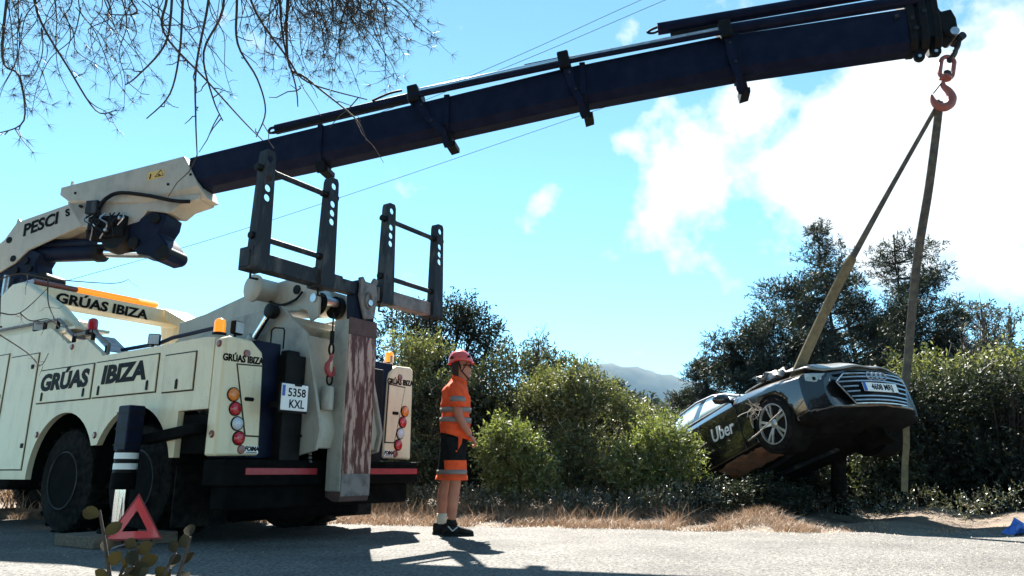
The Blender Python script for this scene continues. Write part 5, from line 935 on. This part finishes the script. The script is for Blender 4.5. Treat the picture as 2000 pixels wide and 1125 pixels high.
# pines behind the car
pine_tree('pine_tree', 'tall pine behind the car, directly behind the olive strap', (7.55, 17.0, 0), 6.4, 1.4, 51, dens=1.12)
pine_tree('pine_tree', 'tall pine behind the car, directly behind the grey strap', (9.65, 17.5, 0), 6.5, 1.6, 52, dens=1.12)
pine_tree('pine_tree', 'pine half hidden between the two tall pines', (9.25, 19.5, 0), 6.3, 1.1, 53, dens=1.1)
pine_tree('pine_tree', 'rounded bushy pine above the car roof', (5.6, 16.0, 0), 3.95, 1.15, 54, z0=.15, round_=1, dens=1.3, openness=.8)
pine_tree('pine_tree', 'small round pine above the car side windows, against the mountain', (5.75, 22, 0), 3.75, .8, 55, z0=.3, round_=1, dens=1.2)
pine_tree('pine_tree', 'low pine to the right of the two tall pines', (11.0, 17.6, 0), 4.6, 1.15, 56, z0=.2, dens=1.1)
plant('sparse_shrub', 'spindly bare-topped shrub rising above the thicket', 'bush', (9.15, 14.0, 0), [(0, 0, 2.6, .5, .4, .5), (.3, 0, 3.3, .35, .3, .35), (-.35, 0, 3.0, .3, .3, .4), (.65, 0, 3.55, .22, .2, .2), (.1, 0, 3.7, .2, .2, .2)], 420, 7, .06, .026, .16, 57, 'lf_grey', nsec=110, r0=.035, shell=.1)
plant('sparse_shrub', 'pale grey-leaved shrub topping the thicket behind the spindly one', 'bush', (9.9, 13.6, 0), [(0, 0, 2.3, .5, .5, .6), (-.2, 0, 2.8, .35, .3, .35), (.4, 0, 2.7, .35, .3, .4)], 800, 8, .06, .024, .18, 58, 'lf_grey', nsec=70, shell=.2)
# scrub filling the middle distance, alike bushes
SCR = []
for k in range(4):
    rg = np.random.default_rng(80 + k); lump = [(rg.uniform(-.5, .5), rg.uniform(-.4, .4), rg.uniform(.7, 1.5), rg.uniform(.5, .9), rg.uniform(.5, .8), rg.uniform(.5, .85)) for _ in range(6)]
    V, F, r2 = bush_mesh(lump, 1500, 7, .10, .042, .25, 90 + k); SCR.append((npmesh('foliage', V, F), stems(lump, r2, .035, 40).mesh('stem')))
rr = random.Random(17); LFS = ['lf_mid', 'lf_grey', 'lf_dark', 'lf_mid']; cache = {}
def scrub(x, y, h, k, lf, grp, lab):
    if (k, lf) not in cache: a = SCR[k][0].copy(); a.materials.clear(); a.materials.append(M[lf]); b_ = SCR[k][1].copy(); b_.materials.clear(); b_.materials.append(M['twig']); cache[k, lf] = (a, b_)
    o = thing('scrub_bush', lab, 'bush', (x, y, 0), rr.uniform(0, 6.28), grp); s = h / 2.0; o.scale = (s * rr.uniform(1, 1.3), s * rr.uniform(1, 1.3), s)
    for n, me in zip(('foliage', 'stem'), cache[k, lf]): c = bpy.data.objects.new(n, me); COL.objects.link(c); c.parent = o
for i in range(26):
    x = -13 + i * 1.15 + rr.uniform(-.4, .4); scrub(x, 15.5 + rr.uniform(0, 6) + (3 if x > 8 else 0), rr.uniform(1.7, 2.25) * (1.1 if x < -3 else 1), i % 4, LFS[i % 3], 'scrub bushes in the middle distance', 'low scrub bush in the belt behind the roadside bushes')
for x, y, h in ((2.4, 13.9, 1.5), (3.2, 15.0, 1.7), (4.6, 14.4, 1.6), (1.9, 11.2, 1.1), (4.2, 12.9, 1.0), (2.0, 15.2, 2.1), (3.5, 11.0, .75), (4.4, 11.6, .95), (5.3, 11.2, 1.15)): scrub(x, y, h, rr.randrange(4), rr.choice(LFS), 'scrub bushes round the car', 'low scrub bush growing round the tail of the lifted car')
# far wood: trees one can tell apart below the mountain
far = []
for k in range(3):
    rg = np.random.default_rng(120 + k); lump = [(rg.uniform(-1.6, 1.6), rg.uniform(-1.2, 1.2), rg.uniform(3.0, 6.0), rg.uniform(1.0, 1.7), rg.uniform(1.0, 1.6), rg.uniform(.8, 1.3)) for _ in range(8)]
    V, F, r2 = bush_mesh(lump, 1500, 7, .30, .13, .5, 130 + k, k=2.2); far.append((npmesh('crown', V, F), stems(lump, r2, .12, 40, base=.05).mesh('trunk')))
rr = random.Random(23); fc = {}
for i in range(34):
    y = rr.uniform(44, 75) if i % 3 else rr.uniform(85, 130); x = y * (-.55 + 1.25 * i / 33) + rr.uniform(-1.5, 1.5); k = i % 3; lf = ('lf_dark', 'lf_grey', 'lf_mid')[(i * 7) % 3]
    if (k, lf) not in fc: a = far[k][0].copy(); a.materials.clear(); a.materials.append(M[lf]); b_ = far[k][1].copy(); b_.materials.clear(); b_.materials.append(M['bark']); fc[k, lf] = (a, b_)
    o = thing('distant_tree', {'lf_dark': 'dark round-crowned tree in the far wood below the mountain', 'lf_grey': 'grey-green tree in the far wood below the mountain', 'lf_mid': 'olive green tree in the far wood below the mountain'}[lf], 'tree', (x, y, 0), rr.uniform(0, 6.28), 'far wood trees ' + lf[3:]); s = rr.uniform(.86, 1.10) * (y / 62); o.scale = (s * 1.15, s * 1.15, s)
    for n, me in zip(('crown', 'trunk'), fc[k, lf]): c = bpy.data.objects.new(n, me); COL.objects.link(c); c.parent = o
M['thicket'] = M['lf_dark']
rg = np.random.default_rng(9); n = 5200; P = np.stack([rg.uniform(-170, 230, n), rg.uniform(135, 240, n), rg.uniform(.5, 9, n) ** 1.0], -1); V, F = leaves(P, unit(rg.normal(size=P.shape) + [0, 0, .6]), np.full(n, 1.2), 5, .9, .45, rg)
tag(link('far_wood', npmesh('far_wood', V, F), 'lf_dark', None, 0), 'far-off wood merging into one dark green belt', kind='stuff')
# ================================================================ grass and weeds along the verge
def blades(n, xr, off, h, w_, rg, lean=.5, clump=.0):
    x = rg.uniform(*xr, n); y = EDGE(x) + rg.uniform(*off, n); 
    if clump: k = np.sin(x * 3.1 + y * 2) + np.sin(x * 7.7 - y * 5) > -clump; x, y = x[k], y[k]
    n = len(x); P = np.stack([x, y, gz(x, y)], -1); hh = rg.uniform(.4, 1.2, n) * h; d = rg.normal(size=(n, 2)) * lean * hh[:, None]; a = rg.uniform(0, 3.14, n); s = np.stack([np.cos(a), np.sin(a), 0 * a], -1) * w_
    top = P + np.concatenate([d, hh[:, None]], 1); mid = P + np.concatenate([d * .3, hh[:, None] * .55], 1); V = np.stack([P - s, P + s, mid + s * .7, mid - s * .7, top], 1).reshape(-1, 3); b = np.arange(n)[:, None] * 5
    F = np.concatenate([b + np.array([0, 1, 2, 3]), b + np.array([3, 2, 4, 4])]); return V, F
def bmesh_from(V, F, name):
    me = bpy.data.meshes.new(name); q4 = [tuple(f) if f[2] != f[3] else tuple(f[:3]) for f in F.tolist()]; me.from_pydata(V.tolist(), [], q4); me.update(); return me
rg = np.random.default_rng(31)
V1, F1 = blades(34000, (-7, 3.2), (-.10, 2.1), .10, .004, rg, .9, .6); V2, F2 = blades(4200, (-3.2, 2.2), (.5, 2.1), .22, .0035, rg, .5, .3); V3, F3 = blades(2600, (2.8, 7.5), (.05, .9), .06, .003, rg, 1.3, .2); V2 = np.concatenate([V2, V3]); F2 = np.concatenate([F2, F3 + len(V2) - len(V3)])
tag(link('dry_grass', bmesh_from(np.concatenate([V1, V2]), np.concatenate([F1, F2 + len(V1)]), 'dry_grass'), 'lf_dry', None, 0), 'dry straw-coloured grass along the road edge', kind='stuff')
V1, F1 = blades(9000, (-16, -3), (1.5, 9), .35, .010, rg, .5, .6)
tag(link('dry_grass', bmesh_from(V1, F1, 'dry_grass'), 'lf_dry', None, 0), 'dry field grass seen under and behind the truck', kind='stuff')
n = 4600; x = np.where(rg.random(n) < .86, rg.uniform(-3.2, 2.6, n), rg.uniform(2.6, 7, n)); y = EDGE(x) + np.where(x > 2.6, 1.9, 1.25) + np.abs(rg.normal(0, .45, n)); P = np.stack([x, y, gz(x, y) + rg.uniform(0, .28, n)], -1); V, F = leaves(P, unit(rg.normal(size=P.shape) * .6 + [0, 0, 1]), np.full(n, .12), 6, .035, .014, rg)
tag(link('weeds', npmesh('weeds', V, F), 'lf_weed', None, 0), 'low grey-green weeds at the foot of the bushes', kind='stuff')
n = 3600; x = rg.uniform(-6, 8, n); y = EDGE(x) + np.where(rg.random(n) < .72, rg.normal(.1, .35, n), -rg.random(n) ** 1.5 * 4.5); s = rg.uniform(.005, .019, n); Vb = np.array([[1, 0, 0], [-.5, .87, 0], [-.5, -.87, 0], [0, 0, 1.]]); ro = rg.uniform(0, 6.28, n)
Vr = np.stack([np.cos(ro)[:, None] * Vb[:, 0] - np.sin(ro)[:, None] * Vb[:, 1], np.sin(ro)[:, None] * Vb[:, 0] + np.cos(ro)[:, None] * Vb[:, 1], np.tile(Vb[:, 2], (n, 1))], -1) * s[:, None, None] + np.stack([x, y, gz(x, y) + .004], -1)[:, None]
Ft = (np.arange(n)[:, None, None] * 4 + np.array([[0, 1, 3], [1, 2, 3], [2, 0, 3]])).reshape(-1, 3); tag(link('gravel', npmesh('gravel', Vr.reshape(-1, 3), Ft), 'stone', None, 0), 'loose pale gravel along the road edge', kind='stuff')
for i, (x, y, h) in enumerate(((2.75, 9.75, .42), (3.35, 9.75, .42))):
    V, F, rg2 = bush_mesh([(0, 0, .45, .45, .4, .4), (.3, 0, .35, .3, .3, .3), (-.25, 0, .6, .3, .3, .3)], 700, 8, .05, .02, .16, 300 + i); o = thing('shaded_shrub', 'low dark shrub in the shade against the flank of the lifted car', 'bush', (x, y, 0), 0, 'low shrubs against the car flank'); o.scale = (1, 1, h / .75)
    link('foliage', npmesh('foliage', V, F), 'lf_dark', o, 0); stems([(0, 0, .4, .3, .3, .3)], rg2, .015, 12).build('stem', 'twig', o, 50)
M['stump'] = mat('near_black_bark', (.006, .005, .0045), (.018, .015, .013), rough=.95, scale=14, bump=.6, bscale=30, spec=.05)  # bark toned to near black all over
# broken stump hanging below the car nose
MB().tube(smoothpath([(4.62, 10.6, -.1), (4.60, 10.6, .4), (4.66, 10.62, .95), (4.62, 10.6, 1.3)], 4), [.12, .115, .11, .11, .105, .10, .10, .10, .095, .09, .09, .08, .08], 10).build('tree_stump', 'stump', None, 50)
tag(bpy.data.objects['tree_stump'], 'dark snapped tree stump standing under the car', 'stump')
# ================================================================ foreground plants beside the camera
def fplant(label, loc, sts, seed):
    rr = random.Random(seed); o = thing('broadleaf_seedling', label, 'plant', loc); mb = MB(); lf = []
    for pts in sts:
        path = smoothpath(pts, 5); mb.tube(path, [.006 * (1 - .6 * i / len(path)) for i in range(len(path))], 6)
        for i in range(len(path) // 3, len(path), 2):
            p = path[i]; a = rr.uniform(0, 6.28); d = Vector((math.cos(a), math.sin(a) * .7, rr.uniform(.2, .9))).normalized(); L = rr.uniform(.028, .042); up = Vector((rr.uniform(-.4, .4), -1, rr.uniform(-.2, .6))); s = d.cross(up).normalized(); nn = s.cross(d)
            ring = [p + d * (L * t) + s * (w_ * L) + nn * (.10 * L * abs(w_) / .32) for t, w_ in ((0, 0), (.15, .16), (.35, .29), (.6, .32), (.82, .22), (1, 0), (.82, -.22), (.6, -.32), (.35, -.29), (.15, -.16))]; lf.append(ring)
    mb.build('stem', 'twig', o, 50)
    for r in lf: m2 = MB(); m2.add(r + [sum(r, Vector()) / 10 - Vector((0, .0, .003))], [(i, (i + 1) % 10, 10) for i in range(10)]); m2.build('leaf', 'lf_brown', o, 60)
    return o
fplant('broad-leaved seedling at the near roadside, its twigs crossing the warning triangle', (-.74, 1.5, 0), [[(0, 0, 0), (-.01, 0, .25), (-.035, 0, .40), (-.05, 0, .46), (-.075, 0, .54)], [(.01, 0, 0), (.02, 0, .22), (.05, 0, .38), (.085, 0, .46)], [(0, .02, 0), (.01, .02, .3), (.005, .02, .42), (.0, .02, .47)], [(.02, 0, 0), (.04, .01, .2), (.06, .02, .36), (.07, .02, .43)], [(-.01, -.02, 0), (-.02, -.03, .2), (-.01, -.03, .38), (.02, -.03, .44)], [(0, -.02, 0), (.03, -.03, .25), (.035, -.03, .36), (.03, -.03, .42)], [(0, .03, 0), (-.03, .03, .25), (-.04, .03, .38), (-.02, .03, .45)], [(0, 0, 0), (.05, 0, .3), (.095, 0, .42), (.11, 0, .49)]], 4)
fplant('small seedling with two round leaves at the left end of the near roadside', (-1.02, 1.5, 0), [[(0, 0, 0), (.01, 0, .2), (.0, 0, .36), (.02, 0, .415)], [(.02, 0, 0), (.04, 0, .25), (.055, 0, .40)]], 6)
# ================================================================ overhanging pine
ov = thing('overhanging_pine', 'pine tree with thin drooping twigs hanging over the crane truck', 'tree', (-4.3, 3.0, 0)); OT = Matrix.Translation((4.3, -3.0, 0)); rr = random.Random(41)
MB().tube([(-4.3, 3, -.1), (-4.25, 3, 1.5), (-4.3, 3.05, 3), (-4.2, 3.0, 4.6), (-4.25, 2.9, 6.2)], [.19, .17, .15, .12, .05], 12).build('trunk', 'bark', ov, 50, 0, OT)
def wig(a, b, n, amp):
    a, b = Vector(a), Vector(b); return [a.lerp(b, i / n) + (Vector((rr.uniform(-amp, amp), rr.uniform(-amp, amp), rr.uniform(-amp, amp))) if 0 < i < n else Vector()) for i in range(n + 1)]
for pts, r in (([(-4.28, 3, 3.5), (-3.4, 3.3, 3.75), (-2.4, 3.5, 3.65), (-1.6, 3.5, 3.5), (-.8, 3.55, 3.42)], .035), ([(-4.28, 3, 3.0), (-3.4, 3.35, 3.3), (-2.7, 3.5, 3.3), (-2.0, 3.5, 3.4)], .028), ([(-4.28, 3, 1.6), (-3.3, 3.4, 1.5), (-2.55, 3.5, 1.54)], .014), ([(-4.28, 3, 1.35), (-3.3, 3.4, 1.32), (-2.5, 3.5, 1.30)], .012)):
    MB().tube(smoothpath(pts, 5), [float(v) for v in np.linspace(r, r * .45, (len(pts) - 1) * 5 + 1)], 8).build('limb', 'bark', ov, 50, 0, OT)
tw = MB(); ND = []
def twig(pts, r, sides=3, tufts=True, L=.16):
    path = smoothpath(pts, 5); tw.tube(path, [r * (1 - .65 * i / (len(path) - 1)) for i in range(len(path))], 5)
    for k in range(sides):
        p = path[rr.randrange(len(path) // 4, len(path))]; e = p + Vector((rr.uniform(-.8, .9), rr.uniform(-.5, .5), rr.uniform(-1, .15))) * L * rr.uniform(.5, 1.2); tw.tube(wig(p, e, 3, .012), [r * .4, r * .34, r * .28, r * .2], 4)
        if tufts: ND.append((e, (e - p).normalized()))
    if tufts: ND.append((path[-1], (path[-1] - path[-2]).normalized()))
main = [[(-1.67, 3.13), (-1.69, 2.72), (-1.66, 2.42), (-1.65, 2.22)], [(-1.89, 3.13), (-1.88, 2.91), (-1.65, 2.66), (-1.43, 2.42), (-1.31, 2.3)], [(-1.52, 3.13), (-1.48, 2.85), (-1.37, 2.66), (-1.31, 2.47), (-1.33, 2.3)], [(-1.44, 3.13), (-1.22, 2.79), (-1.09, 2.63), (-.77, 2.53)], [(-1.28, 3.13), (-1.23, 2.85), (-1.16, 2.62), (-1.13, 2.48)], [(-1.22, 2.80), (-1.1, 2.66), (-.84, 2.44), (-.76, 2.29)], [(-1.88, 3.07), (-1.89, 2.85), (-2.0, 2.66), (-2.08, 2.63)], [(-1.8, 3.1), (-1.80, 2.82), (-1.83, 2.57), (-1.92, 2.41)], [(-1.60, 3.1), (-1.66, 2.8), (-1.60, 2.55), (-1.52, 2.40)]]
for p in main: twig([(p[0][0] - .03, 3.5, 3.5)] + [(x, 3.5 + rr.uniform(-.03, .03), z) for x, z in p], .0085, 5, False, .22)
for p in ([(-2.62, 3.07), (-2.39, 2.72), (-2.22, 2.48), (-2.11, 2.47)], [(-2.77, 2.8), (-2.63, 2.66), (-2.59, 2.42), (-2.69, 2.33)], [(-2.12, 3.17), (-2.08, 3.07), (-2.25, 3.04)]): twig([(p[0][0] - .03, 3.5, 3.35)] + [(x, 3.5 + rr.uniform(-.03, .03), z) for x, z in p], .008, 6, True)
for p in ([(-2.55, 1.54), (-2.45, 1.57), (-2.27, 1.54), (-1.99, 1.52), (-1.91, 1.54)], [(-2.5, 1.26), (-2.35, 1.17), (-2.28, 1.11), (-2.25, 1.17)], [(-2.31, 1.54), (-2.29, 1.42), (-2.24, 1.33)], [(-2.52, 1.37), (-2.42, 1.37), (-2.3, 1.5)], [(-2.42, 1.37), (-2.36, 1.33), (-2.28, 1.34), (-2.22, 1.30)]): twig([(x, 3.5, z) for x, z in p], .004, 3, False, .12)
for k in range(85):        # dense fan of twigs on the right
    a = Vector((rr.uniform(-1.30, -.72), 3.5 + rr.uniform(-.15, .15), rr.uniform(3.12, 3.42))); L = rr.uniform(.25, .62); an = rr.uniform(-.25, 1.0); e = a + Vector((math.sin(an) * L, rr.uniform(-.1, .1), -math.cos(an) * L)); e.x = min(e.x, -.42); e.z = max(e.z, 2.66 + .12 * rr.random()); twig(wig(a, e, 4, .03), .0038, 5, True, .13)
for k in range(46):        # looser twigs on the left
    a = Vector((rr.uniform(-2.95, -2.0), 3.5 + rr.uniform(-.2, .2), rr.uniform(3.05, 3.4))); L = rr.uniform(.3, .75); an = rr.uniform(-.3, .8); e = a + Vector((math.sin(an) * L, 0, -math.cos(an) * L)); twig(wig(a, e, 4, .04), .0035, 4, True, .14)
for k in range(26): a = Vector((rr.uniform(-2.1, -1.1), 3.5 + rr.uniform(-.2, .2), 3.35)); e = a + Vector((rr.uniform(-.15, .35), 0, -rr.uniform(.3, .75))); twig(wig(a, e, 4, .03), .0035, 3, k % 3 == 0, .13)
tw.build('twig', 'twig', ov, 50, 0, OT)
B = np.repeat(np.array([tuple(p) for p, d in ND]), 13, 0); Dd = np.repeat(np.array([tuple(d) for p, d in ND]), 13, 0); rg = np.random.default_rng(5); Dd = unit(Dd * .8 + rg.normal(size=B.shape) * .55)
ln = rg.uniform(.03, .06, (len(B), 1)); sdv = unit(np.cross(Dd, rg.normal(size=B.shape))) * .0011; V = np.stack([B - sdv, B + sdv, B + Dd * ln + sdv * .4, B + Dd * ln - sdv * .4], 1).reshape(-1, 3) - np.array([-4.3, 3.0, 0])
nd = link('needles', npmesh('needles', V, np.arange(len(V)).reshape(-1, 4)), 'lf_needle', ov, 0)
# ================================================================ overhead wires
for pts, lab in (([(-18, 26, 8.6), (-2.52, 26, 15.46), (5.29, 26, 19.33)], 'upper thin overhead cable crossing behind the boom'), ([(-18, 26, 8.3), (-1.14, 26, 15.83), (6.29, 26, 19.33)], 'second thin overhead cable running just below the upper one'), ([(-24, 30, 7.0), (-14.57, 30, 9.84), (-7.56, 30, 12.26), (3.24, 30, 16.26)], 'lone overhead cable seen below the boom')):
    a, b = Vector(pts[-2]), Vector(pts[-1]); pts = pts + [tuple(b + (b - a) * 1.2)]
    tag(MB().tube(smoothpath(pts, 8), .011, 5).build('overhead_cable', 'wire', None, 50), lab, 'cable', 'overhead cables')

# ================================================================ unseen pines added behind the camera to cut sky fill in the shade
bk = bush_mesh([(0, 0, 4.5, 2.0, 2.0, 1.3), (1.0, .5, 6.2, 1.6, 1.6, 1.2), (-1.0, -.4, 6.6, 1.6, 1.5, 1.3), (0, 0, 8.0, 1.5, 1.5, 1.1), (.3, -.9, 5.6, 1.5, 1.4, 1.1)], 2600, 7, .32, .16, .5, 201, k=2.5); bkt = stems([(0, 0, 8.0, 1, 1, 1), (1, .5, 6.2, 1, 1, 1), (-1, -.4, 6.6, 1, 1, 1)], bk[2], .2, 30, base=.05).mesh('trunk')
bkc = npmesh('crown', bk[0], bk[1]); bkc.materials.append(M['lf_pine']); bkt.materials.append(M['bark'])
for i, (x, y) in enumerate(((-9, -4), (-5.5, -6), (-2, -5), (1.5, -6.5), (5, -5), (8.5, -6), (12, -3), (-12, -1), (-7, -9.5), (0, -10), (6.5, -10))):
    o = thing('added_shade_pine', 'tall unseen pine added behind the camera to cut sky light', 'tree', (x, y, 0), i * 1.7, 'unseen pines added to cut sky light'); o.scale = (1.15, 1.15, 1 + .06 * (i % 4))
    for n_, me in (('crown', bkc), ('trunk', bkt)): c = bpy.data.objects.new(n_, me); COL.objects.link(c); c.parent = o
# ================================================================ air between here and the mountain
hm = bpy.data.materials.new('haze_air'); hm.use_nodes = True; t = hm.node_tree; t.nodes.clear(); oo = t.nodes.new('ShaderNodeOutputMaterial'); pv = t.nodes.new('ShaderNodeVolumePrincipled')
pv.inputs['Color'].default_value = (.20, .50, .78, 1); pv.inputs['Anisotropy'].default_value = -.2; pv.inputs['Density'].default_value = .00011; t.links.new(pv.outputs[0], oo.inputs['Volume'])
hz = MB().box((400, 2000, 230), (7600, 5000, 464)).build('haze', hm, None, 0); tag(hz, 'thin blue summer haze', kind='stuff')
